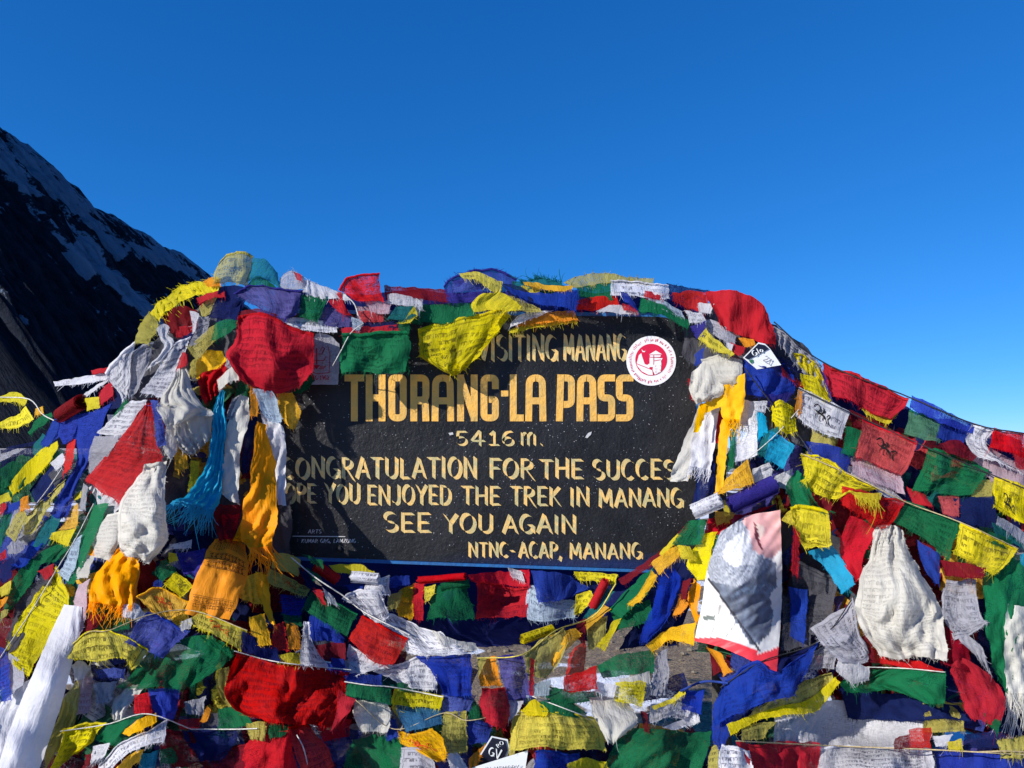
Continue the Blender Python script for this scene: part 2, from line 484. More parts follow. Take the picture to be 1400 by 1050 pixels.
GL = {  # glyph: (advance, strokes in a box 0..1, y up)
    'A': (.78, [[(.38, 1), (.02, 0)], [(.38, 1), (.76, 0)], [(.16, .34), (.62, .34)]]),
    'B': (.7, [[(.06, 1), (.06, 0)], [(.06, 1)] + arc(.34, .76, .3, .24, 90, -90) + [(.06, .52)], [(.34, .52)] + arc(.36, .26, .32, .26, 90, -90) + [(.06, 0)]]),
    'C': (.70, [arc(.38, .5, .36, .5, 48, 312, 14)]),
    'D': (.76, [[(.08, 1), (.08, 0)], [(.08, 1), (.3, .98)] + arc(.3, .5, .4, .48, 85, -85, 10) + [(.08, .02)]]),
    'E': (.62, [[(.08, 1), (.08, 0)], [(.08, .97), (.58, .97)], [(.08, .5), (.5, .5)], [(.08, .03), (.6, .03)]]),
    'F': (.60, [[(.08, 1), (.08, 0)], [(.08, .97), (.60, .97)], [(.08, .52), (.5, .52)]]),
    'G': (.76, [arc(.38, .5, .36, .5, 52, 330, 14), [(.45, .40), (.74, .40)], [(.71, .42), (.71, .02)]]),
    'H': (.74, [[(.08, 1), (.08, 0)], [(.66, 1), (.66, 0)], [(.08, .5), (.66, .5)]]),
    'I': (.24, [[(.10, 1), (.10, 0)]]),
    'J': (.56, [[(.46, 1), (.46, .25)] + arc(.26, .22, .2, .2, 0, -165)]),
    'K': (.72, [[(.08, 1), (.08, 0)], [(.62, 1), (.1, .48)], [(.2, .55), (.68, -.02)]]),
    'L': (.60, [[(.08, 1), (.08, 0)], [(.08, .04), (.56, .04)]]),
    'M': (.92, [[(.08, 0), (.12, 1)], [(.12, 1), (.44, .25)], [(.44, .25), (.76, 1)], [(.76, 1), (.84, 0)]]),
    'N': (.78, [[(.08, 0), (.08, 1)], [(.08, 1), (.68, .02)], [(.68, 0), (.68, 1)]]),
    'O': (.80, [arc(.40, .5, .36, .5, 90, 450, 20)]),
    'P': (.66, [[(.08, 1), (.08, 0)], [(.08, .98), (.3, .98)] + arc(.3, .73, .3, .25, 88, -88) + [(.08, .48)]]),
    'R': (.72, [[(.08, 1), (.08, 0)], [(.08, .98), (.3, .98)] + arc(.3, .74, .3, .24, 88, -88) + [(.08, .5)], [(.26, .5), (.74, -.12)]]),
    'S': (.66, [arc(.33, .74, .28, .25, 40, 270, 10) + arc(.33, .25, .30, .25, 90, -150, 10)[1:]]),
    'T': (.68, [[(.0, .97), (.68, .97)], [(.34, .97), (.34, 0)]]),
    'U': (.76, [[(.08, 1), (.08, .3)] + arc(.38, .3, .3, .3, 180, 360, 9) + [(.68, 1)]]),
    'V': (.74, [[(.02, 1), (.36, 0)], [(.36, 0), (.72, 1)]]),
    'Y': (.72, [[(.02, 1), (.36, .5)], [(.70, 1), (.36, .5)], [(.36, .52), (.36, 0)]]),
    'Z': (.66, [[(.04, .96), (.6, .96)], [(.6, .96), (.04, .04)], [(.04, .04), (.62, .04)]]),
    '0': (.66, [arc(.33, .5, .29, .5, 90, 450, 18)]),
    '1': (.60, [[(.12, .74), (.34, 1)], [(.34, 1), (.34, .04)], [(.08, .04), (.6, .04)]]),
    '2': (.66, [arc(.32, .72, .26, .26, 165, -35, 9) + [(.06, .04)], [(.06, .04), (.62, .04)]]),
    '4': (.78, [[(.46, 1), (.04, .32)], [(.04, .30), (.76, .30)], [(.50, 1), (.50, -.04)]]),
    '5': (.68, [[(.6, .97), (.14, .97)], [(.14, .97), (.1, .56)] + arc(.32, .31, .29, .29, 110, -150, 11)]),
    '6': (.70, [[(.56, .98)] + arc(.40, .40, .34, .56, 95, 190, 7) + arc(.34, .28, .28, .28, 170, 530, 14)]),
    '9': (.66, [arc(.32, .70, .27, .28, 10, 370, 14), [(.59, .72), (.52, .3), (.3, 0)]]),
    'm': (.94, [[(.08, .92), (.08, 0)], [(.08, .7), (.22, .92), (.36, .92), (.44, .75), (.44, 0)], [(.44, .7), (.58, .92), (.72, .92), (.8, .75), (.8, 0)]]),
    'l': (.24, [[(.1, 1), (.1, 0)]]),
    'o': (.52, [arc(.26, .28, .22, .28, 90, 450, 14)]),
    '-': (.40, [[(.04, .42), (.36, .42)]]),
    '.': (.24, [[(.08, .12), (.12, -.02)]]),
    ',': (.26, [[(.14, .10), (.04, -.18)]]),
    ' ': (.42, []),
}
_z = [0]


def stroke_text(mb, text, to3, x0, x1, ytop, ybot, nib, ang=-38, rnd=None, slant=0.0):
    """brush text: a slanted flat nib is dragged along the strokes; to3(x, y, lift) maps pixels to space"""
    tot = sum(GL[c][0] + .16 for c in text) - .16
    k = (x1 - x0) / tot
    h = ybot - ytop
    nx, ny = nib * math.cos(R(ang)) / 2, -nib * math.sin(R(ang)) / 2
    cur = x0
    rnd = rnd or random.Random(5)
    for ch in text:
        adv, strokes = GL[ch]
        jy, jh = rnd.uniform(-.02, .02) * h, 1 + rnd.uniform(-.03, .03)
        for st in strokes:
            _z[0] = (_z[0] + 1) % 5
            lift = .0008 + .00025 * _z[0]
            pts = [(cur + (p[0] + slant * p[1]) * k, ybot + jy - p[1] * h * jh) for p in st]
            wv = [1 + rnd.uniform(-.08, .08) for _ in pts]
            # dragging the nib: quads between the nib positions
            prev = None
            for (px, py), w_ in zip(pts, wv):
                a = mb.vert(to3(px - nx * w_, py - ny * w_, lift), (px / 100, py / 100))
                b = mb.vert(to3(px + nx * w_, py + ny * w_, lift), (px / 100, py / 100))
                if prev:
                    mb.face((prev[0], prev[1], b, a))
                prev = (a, b)
        cur += (adv + .16) * k


def ribbon(mb, pts, wd, to3, lift, closed=False):
    """constant-width stroke with mitred corners, in pixels"""
    n = len(pts)
    L_, R_ = [], []
    for i in range(n):
        if closed:
            a, b, c = pts[(i - 1) % n], pts[i], pts[(i + 1) % n]
        else:
            a, b, c = pts[max(i - 1, 0)], pts[i], pts[min(i + 1, n - 1)]
        d1 = Vector((b[0] - a[0], b[1] - a[1])); d2 = Vector((c[0] - b[0], c[1] - b[1]))
        if d1.length < 1e-6: d1 = d2
        if d2.length < 1e-6: d2 = d1
        d1.normalize(); d2.normalize()
        n1 = Vector((-d1.y, d1.x)); n2 = Vector((-d2.y, d2.x))
        mt = (n1 + n2)
        mt = mt / max(.35, mt.length_squared / 2) if mt.length > 1e-4 else n1
        L_.append(mb.vert(to3(b[0] + mt.x * wd / 2, b[1] + mt.y * wd / 2, lift), (b[0] / 100, b[1] / 100)))
        R_.append(mb.vert(to3(b[0] - mt.x * wd / 2, b[1] - mt.y * wd / 2, lift), (b[0] / 100, b[1] / 100)))
    for i in range(n if closed else n - 1):
        j = (i + 1) % n
        mb.face((L_[i], L_[j], R_[j], R_[i]))


SIGNY = 2.60


def on_sign(x, y, lift):
    return P(x, y, SIGNY - lift)


def build_sign():
    # black paint: rough, chipped, with pale specks painted in for sun glints
    mk, t, bs, out = new_mat('black_paint')
    tc = N(t, 'ShaderNodeTexCoord').outputs['Object']
    c = mixc(t, mapr(t, noise_(t, tc, 6, 5, .6), .35, .7, 0, 1), (.005, .0055, .007), (.016, .0165, .020))
    sv = N(t, 'ShaderNodeTexVoronoi'); sv.inputs['Scale'].default_value = 95
    t.links.new(tc, sv.inputs['Vector'])
    glint_spk = mapr(t, sv.outputs['Distance'], .08, .15, 1, 0)
    glint_spk = math_(t, 'MULTIPLY', glint_spk, mapr(t, noise_(t, tc, 5, 3), .38, .60, 0, 1))
    glint_spk = math_(t, 'MULTIPLY', glint_spk, mapr(t, noise_(t, tc, 33, 2), .46, .54, 0, 1))
    c = mixc(t, glint_spk, c, (.55, .56, .6))
    s3 = N(t, 'ShaderNodeSeparateXYZ'); t.links.new(tc, s3.inputs[0])
    zz = math_(t, 'ADD', s3.outputs[2], math_(t, 'MULTIPLY', noise_(t, tc, 3, 3), .05))
    wash = mapr(t, zz, -.345, -.395, 0, 1)
    wash = math_(t, 'MULTIPLY', wash, mapr(t, s3.outputs[0], -.2, .3, 0, .8))
    c = mixc(t, wash, c, (.008, .022, .10))
    sm_ = N(t, 'ShaderNodeMapping'); sm_.inputs['Rotation'].default_value = (0, .5, 0); sm_.inputs['Scale'].default_value = (3, 1, 60)
    t.links.new(tc, sm_.inputs['Vector'])
    scr = math_(t, 'MULTIPLY', mapr(t, noise_(t, sm_.outputs[0], 1.5, 4, .7), .66, .70, 0, 1), mapr(t, noise_(t, tc, 3.5, 2), .5, .62, 0, .55))
    c = mixc(t, scr, c, (.16, .16, .17))
    dust = mapr(t, noise_(t, tc, 2.2, 5, .65), .48, .75, 0, .35)
    c = mixc(t, dust, c, (.045, .044, .044))
    t.links.new(c, bs.inputs['Base Color'])
    bs.inputs['Roughness'].default_value = .5
    bs.inputs['Specular IOR Level'].default_value = .26
    hn = math_(t, 'ADD', noise_(t, tc, 75, 4, .65), math_(t, 'MULTIPLY', noise_(t, tc, 20, 3), .8))
    b = N(t, 'ShaderNodeBump'); b.inputs['Strength'].default_value = .65; b.inputs['Distance'].default_value = .005
    t.links.new(hn, b.inputs['Height']); t.links.new(b.outputs[0], bs.inputs['Normal'])
    mblue = plain('blue_paint', (.018, .15, .42), .5, .3, 40, (.03, .10, .26))
    # gold brush paint, streaked with olive
    mg, t, bs, out = new_mat('gold_paint')
    uv = N(t, 'ShaderNodeUVMap', uv_map='px').outputs[0]
    st = noise_(t, uv, 9, 3, .6, .8)
    c = mixc(t, mapr(t, st, .38, .62, 0, 1), (.80, .50, .16), (.47, .41, .20))
    tc = N(t, 'ShaderNodeTexCoord').outputs['Object']
    chips = mapr(t, noise_(t, tc, 120, 3, .7), .66, .71, 0, 1)
    c = mixc(t, chips, c, (.05, .045, .04))
    t.links.new(c, bs.inputs['Base Color']); bs.inputs['Roughness'].default_value = .6
    bs.inputs['Specular IOR Level'].default_value = .2
    b = N(t, 'ShaderNodeBump'); b.inputs['Strength'].default_value = .6; b.inputs['Distance'].default_value = .004
    t.links.new(noise_(t, tc, 75, 4, .6), b.inputs['Height']); t.links.new(b.outputs[0], bs.inputs['Normal'])
    # headline paint: plain golden yellow
    mh, t, bs, out = new_mat('headline_paint')
    tc = N(t, 'ShaderNodeTexCoord').outputs['Object']
    c = mixc(t, mapr(t, noise_(t, tc, 16, 4, .6), .35, .68, 0, 1), (.84, .445, .085), (.56, .36, .11))
    c = mixc(t, mapr(t, noise_(t, tc, 140, 3, .7), .66, .71, 0, 1), c, (.06, .05, .04))
    t.links.new(c, bs.inputs['Base Color']); bs.inputs['Roughness'].default_value = .6
    bs.inputs['Specular IOR Level'].default_value = .2
    b = N(t, 'ShaderNodeBump'); b.inputs['Strength'].default_value = .7; b.inputs['Distance'].default_value = .005
    t.links.new(noise_(t, tc, 75, 4, .6), b.inputs['Height']); t.links.new(b.outputs[0], bs.inputs['Normal'])
    mw = plain('white_paint', (.50, .50, .50), .7)

    root = empty('painted_sign', P(650, 780, SIGNY + .03) * 1.0)
    root.location.z = 0.0
    tag(root, 'black painted pass sign with gold lettering and thin blue edge amid the flags', 'sign')

    def outline(grow):
        # rounded board, traced clockwise in pixels
        g = grow
        pts = []
        def corner(cx, cy, r, a0, a1):
            for i in range(9):
                a = R(a0 + (a1 - a0) * i / 8)
                pts.append((cx + (r + g) * math.cos(a), cy - (r + g) * math.sin(a)))
        corner(900, 483, 50, 90, 0)
        corner(920, 747, 32, 0, -93)
        corner(375, 730, 30, -93, -180)
        corner(385, 470, 42, 180, 90)
        return pts

    # board body (blue) and black face 3 mm proud of it
    def slab(name, pts, y0, y1, mat):
        mb = MB()
        a = [mb.vert(P(x, y, y0)) for x, y in pts]
        off = Vector((0, y1 - y0, 0))
        b_ = [mb.vert(mb.v[i] + off) for i in a]
        n = len(a)
        mb.face(a); mb.face(b_[::-1])
        for i in range(n):
            j = (i + 1) % n
            mb.face((a[i], b_[i], b_[j], a[j]))
        return mb.build(name, mat, root, smooth=False)

    slab('blue_edge', outline(5), SIGNY + .004, SIGNY + .05, mblue)
    slab('board_face', outline(0), SIGNY, SIGNY + .003, mk)

    # posts, rough dark stone-like timber
    mpost = plain('dark_post', (.030, .028, .026), .95, .1, 40, (.075, .07, .065))
    for px_ in (420, 978):
        mb = MB()
        p = P(px_, 560, SIGNY + .105)
        n = 12; levels = 24
        idx = []
        for l in range(levels + 1):
            z = -.05 + (p.z + .15 + .05) * l / levels
            rowv = []
            for i in range(n):
                a = 2 * math.pi * i / n
                r = .031 * (1 + .22 * noise.noise(Vector((math.cos(a) * 1.6, math.sin(a) * 1.6, z * 7 + px_))))
                rowv.append(mb.vert((p.x + r * math.cos(a), p.y + r * math.sin(a), z)))
            idx.append(rowv)
        for l in range(levels):
            for i in range(n):
                j = (i + 1) % n
                mb.face((idx[l][i], idx[l][j], idx[l + 1][j], idx[l + 1][i]))
        mb.face(idx[-1])
        mb.build('post', mpost, root)

    mb = MB()
    c0, c1 = P(405, 600, SIGNY + .085), P(990, 600, SIGNY + .085)
    for z0, z1 in ((-.035, .035),):
        co = [(c0.x, SIGNY + .052, c0.z + z0), (c1.x, SIGNY + .052, c0.z + z0), (c1.x, SIGNY + .052, c0.z + z1), (c0.x, SIGNY + .052, c0.z + z1)]
        i0 = [mb.vert(p_) for p_ in co]; i1 = [mb.vert((p_[0], p_[1] + .02, p_[2])) for p_ in co]
        mb.face(i0); mb.face(i1[::-1])
        for k in range(4): mb.face((i0[k], i1[k], i1[(k + 1) % 4], i0[(k + 1) % 4]))
    mb.build('crossbar', mpost, root, smooth=False)

    # headline, block letters of an even broad stroke
    mb = MB()
    T, Bm = 512, 576
    W = 9.4
    h = W / 2
    def letter(ch, x0, x1):
        y0, y1 = T + h, Bm - h
        a, b_ = x0 + h, x1 - h
        my = (T + Bm) / 2
        def rb(pts, closed=False):
            _z[0] = (_z[0] + 1) % 5
            ribbon(mb, pts, W, on_sign, .0008 + .00025 * _z[0], closed)
        def rc(pts, r=7.0):
            # round every inner corner of an open polyline
            out = [pts[0]]
            for q0, q1, q2 in zip(pts[:-2], pts[1:-1], pts[2:]):
                v0, v1, v2 = Vector(q0), Vector(q1), Vector(q2)
                d = min(r, (v0 - v1).length * .5, (v2 - v1).length * .5)
                e0, e1 = v1 + (v0 - v1).normalized() * d, v1 + (v2 - v1).normalized() * d
                for k in range(6):
                    f_ = k / 5
                    out.append(tuple(e0 * (1 - f_) ** 2 + v1 * 2 * f_ * (1 - f_) + e1 * f_ ** 2))
            return out + [pts[-1]]
        mx_ = (x0 + x1) / 2
        if ch == 'T':
            rb([(x0, y0), (x1, y0)]); rb([(mx_, T + 1), (mx_, Bm)])
        elif ch == 'H':
            rb([(a, T), (a, Bm)]); rb([(b_, T), (b_, Bm)]); rb([(a, my), (b_, my)])
        elif ch == 'O':
            rb(rc([(mx_, y0), (b_, y0), (b_, y1), (a, y1), (a, y0), (mx_ + .5, y0)]))
        elif ch == 'R':
            rb([(a, T), (a, Bm)]); rb(rc([(a, y0), (b_, y0), (b_, my + 3), (a, my + 3)]))
            rb(rc([(a + 4, my + 4), (b_ - 1, my + 4), (b_, Bm)], 5))
        elif ch == 'A':
            rb(rc([(a - 1, Bm), (a, y0), (b_, y0), (b_ + 1, Bm)], 10))
            rb([(a, my + 4), (b_, my + 4)])
        elif ch == 'N':
            rb([(a, Bm), (a, T)]); rb([(b_, T), (b_, Bm)]); rb([(a, T + 4), (b_, Bm - 4)])
        elif ch == 'G':
            rb(rc([(b_, T + 20), (b_, y0), (a, y0), (a, y1), (b_, y1), (b_, my + 2), (b_ - 9, my + 2)], 6))
        elif ch == 'L':
            rb([(a, T), (a, y1), (x1, y1)])
        elif ch == 'P':
            rb([(a, T), (a - 2, Bm)]); rb(rc([(a, y0), (b_, y0), (b_, my + 9), (a, my + 9)]))
        elif ch == 'S':
            rb(rc([(x1, y0), (a, y0), (a, my), (b_, my), (b_, y1), (x0, y1)], 6))
        elif ch == '-':
            ribbon(mb, [(x0, 538), (x1, 538)], 8, on_sign, .001)
    for ch, x0, x1 in (('T', 471, 498), ('H', 500, 527), ('O', 531, 556), ('R', 561, 587), ('A', 591, 620), ('N', 625, 653), ('G', 657, 682),
                       ('-', 685, 695), ('L', 697, 716), ('A', 719, 746), ('P', 762, 786), ('A', 789, 815), ('S', 817, 841), ('S', 842, 866)):
        letter(ch, x0, x1)
    mb.build('headline_lettering', mh, root, smooth=False)

    rr = random.Random(11)
    def line(name, items, mat=mg):
        for (tx, x0, x1, yt, yb, nib) in items:
            mb = MB()
            stroke_text(mb, tx, on_sign, x0, x1, yt, yb, nib, rnd=rr)
            mb.build(name, mat, root, smooth=False)
    line('lettering', [('YOU', 506, 556, 458, 493, 6.0), ('FOR', 586, 640, 458, 493, 6.0), ('VISITING', 654, 762, 458, 493, 5.8), ('MANANG', 771, 856, 458, 493, 5.0)])
    line('lettering', [('5416', 623, 704, 590, 609, 4.4), ('m.', 712, 744, 591, 609, 4.4)])
    line('lettering', [('CONGRATULATION', 386, 652, 626, 654, 6.2), ('FOR', 670, 730, 628, 654, 6.2), ('THE', 739, 797, 628, 654, 6.2), ('SUCCESS', 811, 942, 629, 655, 6.2)])
    line('lettering', [('HOPE', 374, 432, 662, 687, 5.7), ('YOU', 445, 492, 662, 688, 5.7), ('ENJOYED', 503, 617, 664, 690, 5.7), ('THE', 632, 684, 665, 690, 5.7),
                       ('TREK', 699, 767, 666, 691, 5.7), ('IN', 780, 806, 667, 692, 5.7), ('MANANG', 819, 934, 668, 693, 5.7)])
    line('lettering', [('SEE', 525, 589, 701, 727, 6.2), ('YOU', 607, 674, 703, 728, 6.2), ('AGAIN', 688, 788, 704, 729, 6.2)])
    line('lettering', [('NTNC-', 641, 704, 742, 762, 4.9), ('ACAP,', 710, 769, 742, 763, 4.9), ('MANANG', 779, 878, 743, 764, 4.9)])
    mb = MB()
    stroke_text(mb, 'ARTS', on_sign, 421, 439, 724, 729, 1.0, slant=.2, rnd=rr)
    ribbon(mb, [(400, 733), (430, 733.3), (472, 733.6)], 1.1, on_sign, .001)
    stroke_text(mb, 'KUMAR GRG, LAMZUNG', on_sign, 412, 486, 737, 742, 1.0, slant=.2, rnd=rr)
    mb.build('painter_signature', mw, root, smooth=False)

    # round printed sticker
    mwh = plain('sticker_white', (.78, .77, .78), .45, .4)
    mrd = plain('sticker_red', (.62, .012, .055), .5, .3)
    cx, cy = 890.3, 493.3
    st = MB()
    def disc(r, x=cx, y=cy, lift=.001, mi=0, n=48):
        st.poly([on_sign(x + r * math.cos(2 * math.pi * i / n), y - r * math.sin(2 * math.pi * i / n), lift) for i in range(n)], mi)
    disc(34, lift=.0025)
    disc(21.8, cx, cy - 1.5, .0032, 1)
    def zp(pts, lift, mi):
        st.poly([on_sign(850 + x / 12.35, 450 + y / 12.35, lift) for x, y in pts], mi)
    zp([(250, 580), (290, 440), (330, 405), (350, 480), (390, 590), (430, 605), (470, 580), (470, 690), (380, 660)], .0038, 0)
    zp([(250, 590), (520, 690), (530, 775), (440, 770), (340, 720), (280, 650)], .0040, 0)
    zp([(460, 430), (575, 360), (680, 425)], .0039, 0)
    zp([(475, 440), (660, 440), (650, 470), (475, 470)], .0041, 0)
    zp([(470, 480), (540, 480), (540, 640), (470, 640)], .0042, 0)
    zp([(545, 480), (690, 490), (670, 530), (545, 530)], .0039, 0)
    zp([(545, 540), (660, 520), (670, 580), (660, 720), (560, 770), (520, 690)], .0043, 0)
    zp([(335, 340), (350, 385), (385, 390), (410, 350), (395, 370), (365, 370)], .0040, 0)
    rr2 = random.Random(3)
    def tick(a, r0, r1, wd):
        ca, sa = math.cos(a), math.sin(a)
        p0 = (cx + r0 * ca, cy - r0 * sa); p1 = (cx + r1 * ca, cy - r1 * sa)
        tx, ty = sa * wd, ca * wd
        st.poly([on_sign(p0[0] - tx, p0[1] - ty, .0034), on_sign(p0[0] + tx, p0[1] + ty, .0034), on_sign(p1[0] + tx, p1[1] + ty, .0034), on_sign(p1[0] - tx, p1[1] - ty, .0034)], 1)
    a = 0
    while a < 2 * math.pi:
        if rr2.random() < .82:
            m0 = rr2.uniform(26.4, 27.6); tick(a, m0, m0 + rr2.uniform(2, 4.2), rr2.uniform(.28, .55))
        a += .075
    # pink figures at the lower right and the lines of the roofs
    for k in range(16):
        x = 560 + rr2.uniform(0, 110); y = 600 + rr2.uniform(0, 140)
        zp([(x, y), (x + 14, y + 4), (x + 10, y + 16)], .0046, 1)
    for x0, y0, x1, y1 in ((250, 582, 520, 690), (540, 440, 540, 600), (545, 536, 660, 516), (470, 474, 660, 474), (520, 690, 530, 770), (330, 715, 440, 772), (270, 640, 330, 715)):
        d = Vector((x1 - x0, y1 - y0)).normalized() * 5
        zp([(x0 - d.y, y0 + d.x), (x0 + d.y, y0 - d.x), (x1 + d.y, y1 - d.x), (x1 - d.y, y1 + d.x)], .0048, 1)
    so_ = st.build('round_sticker', [mwh, mrd], root, smooth=False)
    tag(so_, 'round white sticker printed in red')
    # a chip of bare white primer and a bolt head
    mb = MB()
    mb.poly([on_sign(x, y, .0018) for x, y in ((800, 598), (804, 592), (809, 590), (808, 594), (803, 599))])
    mb.poly([on_sign(x, y, .0018) for x, y in ((613, 592), (619, 591), (620, 594), (615, 595))])
    mb.build('paint_chip', mw, root, smooth=False)
    mb = MB()
    c0 = P(464, 751, SIGNY)
    for r_, dy in ((.012, 0), (.010, -.005)):
        pass
    ring = [[mb.vert((c0.x + r_ * math.cos(i * math.pi / 6), SIGNY - d_, c0.z + r_ * math.sin(i * math.pi / 6))) for i in range(12)] for r_, d_ in ((.012, -.001), (.011, .004), (.006, .007))]
    for a_, b_ in zip(ring[:-1], ring[1:]):
        for i in range(12):
            mb.face((a_[i], a_[(i + 1) % 12], b_[(i + 1) % 12], b_[i]))
    mb.face(ring[-1])
    mb.build('bolt_head', mk, root)


build_sign()
# ------------------------------------------------------------------ the heap: how far away it is at each pixel
DEPTH = [(0, 540, 3.2), (50, 600, 3.0), (100, 650, 2.7), (0, 700, 2.7), (30, 800, 2.35), (60, 950, 1.98), (0, 1050, 1.88),
         (180, 480, 2.55), (250, 400, 2.62), (300, 400, 2.6), (200, 600, 2.38), (330, 600, 2.50), (380, 560, 2.565), (385, 640, 2.575), (340, 700, 2.48), (200, 720, 2.22), (300, 800, 2.22), (150, 830, 2.17),
         (150, 900, 2.08), (300, 920, 2.08), (200, 1020, 1.94), (400, 940, 2.07), (380, 1030, 1.92), (345, 370, 2.62), (430, 400, 2.59), (600, 420, 2.575),
         (700, 400, 2.58), (850, 400, 2.585), (510, 480, 2.57), (620, 470, 2.565), (370, 490, 2.51), (950, 420, 2.58), (1010, 430, 2.5), (970, 560, 2.52),
         (1040, 520, 2.42), (1010, 680, 2.37), (1110, 500, 2.5), (1200, 550, 2.45), (1320, 590, 2.37), (1400, 600, 2.32), (1200, 620, 2.37), (1300, 640, 2.28),
         (1390, 690, 2.18), (1180, 690, 2.27), (1340, 740, 2.14), (1230, 820, 2.14), (1380, 850, 2.04), (1010, 790, 2.28), (1120, 760, 2.37), (1100, 830, 2.42),
         (1150, 880, 2.18), (1300, 930, 2.08), (1050, 950, 2.14), (1180, 1000, 2.3), (1200, 1050, 1.98), (1380, 1040, 1.93), (1000, 1040, 1.98),
         (420, 780, 2.5), (480, 790, 2.57), (560, 800, 2.62), (690, 810, 2.65), (790, 820, 2.62), (850, 810, 2.52), (930, 760, 2.44), (900, 840, 2.47),
         (450, 850, 2.32), (520, 870, 2.27), (600, 900, 2.22), (700, 920, 2.22), (760, 890, 2.32), (500, 980, 2.08), (640, 980, 2.08), (760, 1000, 2.03),
         (850, 930, 2.22), (940, 970, 2.27), (900, 1030, 2.0), (600, 1040, 1.95), (740, 1050, 1.93), (600, 1200, 1.85), (1200, 1200, 1.85), (100, 1200, 1.8)]


def depth(x, y):
    sw = sv = 0.0
    for a, b, d in DEPTH:
        q = (x - a) ** 2 + (y - b) ** 2
        wgt = 1.0 / (q + 900.0) ** 1.6
        sw += wgt; sv += wgt * d
    return sv / sw


CELL = 6
hmap = {}


def cr(p0, p1, p2, p3, t):
    return .5 * ((2 * p1) + (-p0 + p2) * t + (2 * p0 - 5 * p1 + 4 * p2 - p3) * t * t + (-p0 + 3 * p1 - 3 * p2 + p3) * t ** 3)


def spline(pts, n):
    """n+1 points along a Catmull-Rom curve through pts"""
    if len(pts) == 1: return [Vector(pts[0])] * (n + 1)
    v = [Vector(p) for p in pts]
    if len(v) == 2: return [v[0].lerp(v[1], i / n) for i in range(n + 1)]
    ex = [v[0] * 2 - v[1]] + v + [v[-1] * 2 - v[-2]]
    m = len(v) - 1
    out = []
    for i in range(n + 1):
        s = m * i / n
        k = min(int(s), m - 1)
        out.append(cr(ex[k], ex[k + 1], ex[k + 2], ex[k + 3], s - k))
    return out


def patch_grid(rows, step=4.5):
    rw = [[tuple(map(float, p.split(','))) for p in r.split()] for r in rows.split('/')]
    lu = max(sum((Vector(a) - Vector(b)).length for a, b in zip(r[:-1], r[1:])) for r in rw)
    mids = [sum((Vector(p) for p in r), Vector((0, 0))) / len(r) for r in rw]
    lv = max(sum((a - b).length for a, b in zip(mids[:-1], mids[1:])), 4)
    nu = max(3, min(70, int(lu / step) + 1)); nv = max(3, min(80, int(lv / step) + 1))
    rs = [spline(r, nu) for r in rw]
    g = []
    cols = [spline([r[i] for r in rs], nv) for i in range(nu + 1)]
    for j in range(nv + 1):
        g.append([cols[i][j] for i in range(nu + 1)])
    return g, nu, nv, lu, lv


def fringe_threads(mb, edge, outw, length, seed, mi=0, cover=.8, wd=.55, toward=.006):
    """loose threads along an edge: edge = list of (pixel, depth); outw = list of outward directions in pixels"""
    rr = random.Random(seed)
    n = len(edge)
    tot = sum((edge[i + 1][0] - edge[i][0]).length for i in range(n - 1))
    cnt = max(3, int(tot / 1.15))
    for k in range(cnt):
        if rr.random() > cover: continue
        s = rr.random() * (n - 1.001); i = int(s); f = s - i
        p = edge[i][0].lerp(edge[i + 1][0], f); Y = edge[i][1] * (1 - f) + edge[i + 1][1] * f
        o = outw[i].copy() + Vector((rr.gauss(0, .25), .25 + rr.gauss(0, .25)))
        if o.length < .05: o = Vector((0, 1))
        o.normalize()
        cl = .5 + .9 * noise.noise(Vector((s * .45, seed * .37, 0)))      # the fraying comes in clumps
        if length < 12 and rr.random() > cl + .55: continue
        Ln = length * rr.uniform(.25, 1.2) * (max(.25, min(1.5, cl + .45)) if length < 12 else 1)
        if rr.random() < .04: Ln *= 2.2
        w_ = wd * rr.uniform(.45, 1.1)
        bend = Vector((rr.gauss(0, .4), rr.gauss(.30, .25)))
        prev = None
        segs = 3 if length < 12 else 5
        p = p - o * 1.5
        yy = Y - .001
        for j in range(segs + 1):
            t_ = j / segs
            q = p + o * (Ln * t_) + bend * (Ln * t_ * t_)
            if length >= 12: q = q + Vector((math.sin(t_ * 7 + k), math.cos(t_ * 5 + k))) * (.7 * t_)
            sd = Vector((-o.y, o.x)) * w_ * (1 - .5 * t_)
            y2 = yy - toward * t_ * rr.uniform(-.3, 1)
            a = mb.vert(P(q.x - sd.x, q.y - sd.y, y2), (p.x / 100, p.y / 100)); b = mb.vert(P(q.x + sd.x, q.y + sd.y, y2), (p.x / 100 + .01, p.y / 100))
            if prev: mb.face((prev[0], prev[1], b, a), mi)
            prev = (a, b)


THINGS = []     # (object, kind, colour name, centre pixel, area px, landmark, label or None, words)
GAP = .0105


def parse_opts(s):
    d = {}
    for tok in s.split():
        d[tok[0]] = float(tok[1:]) if len(tok) > 1 else 1.0
    return d


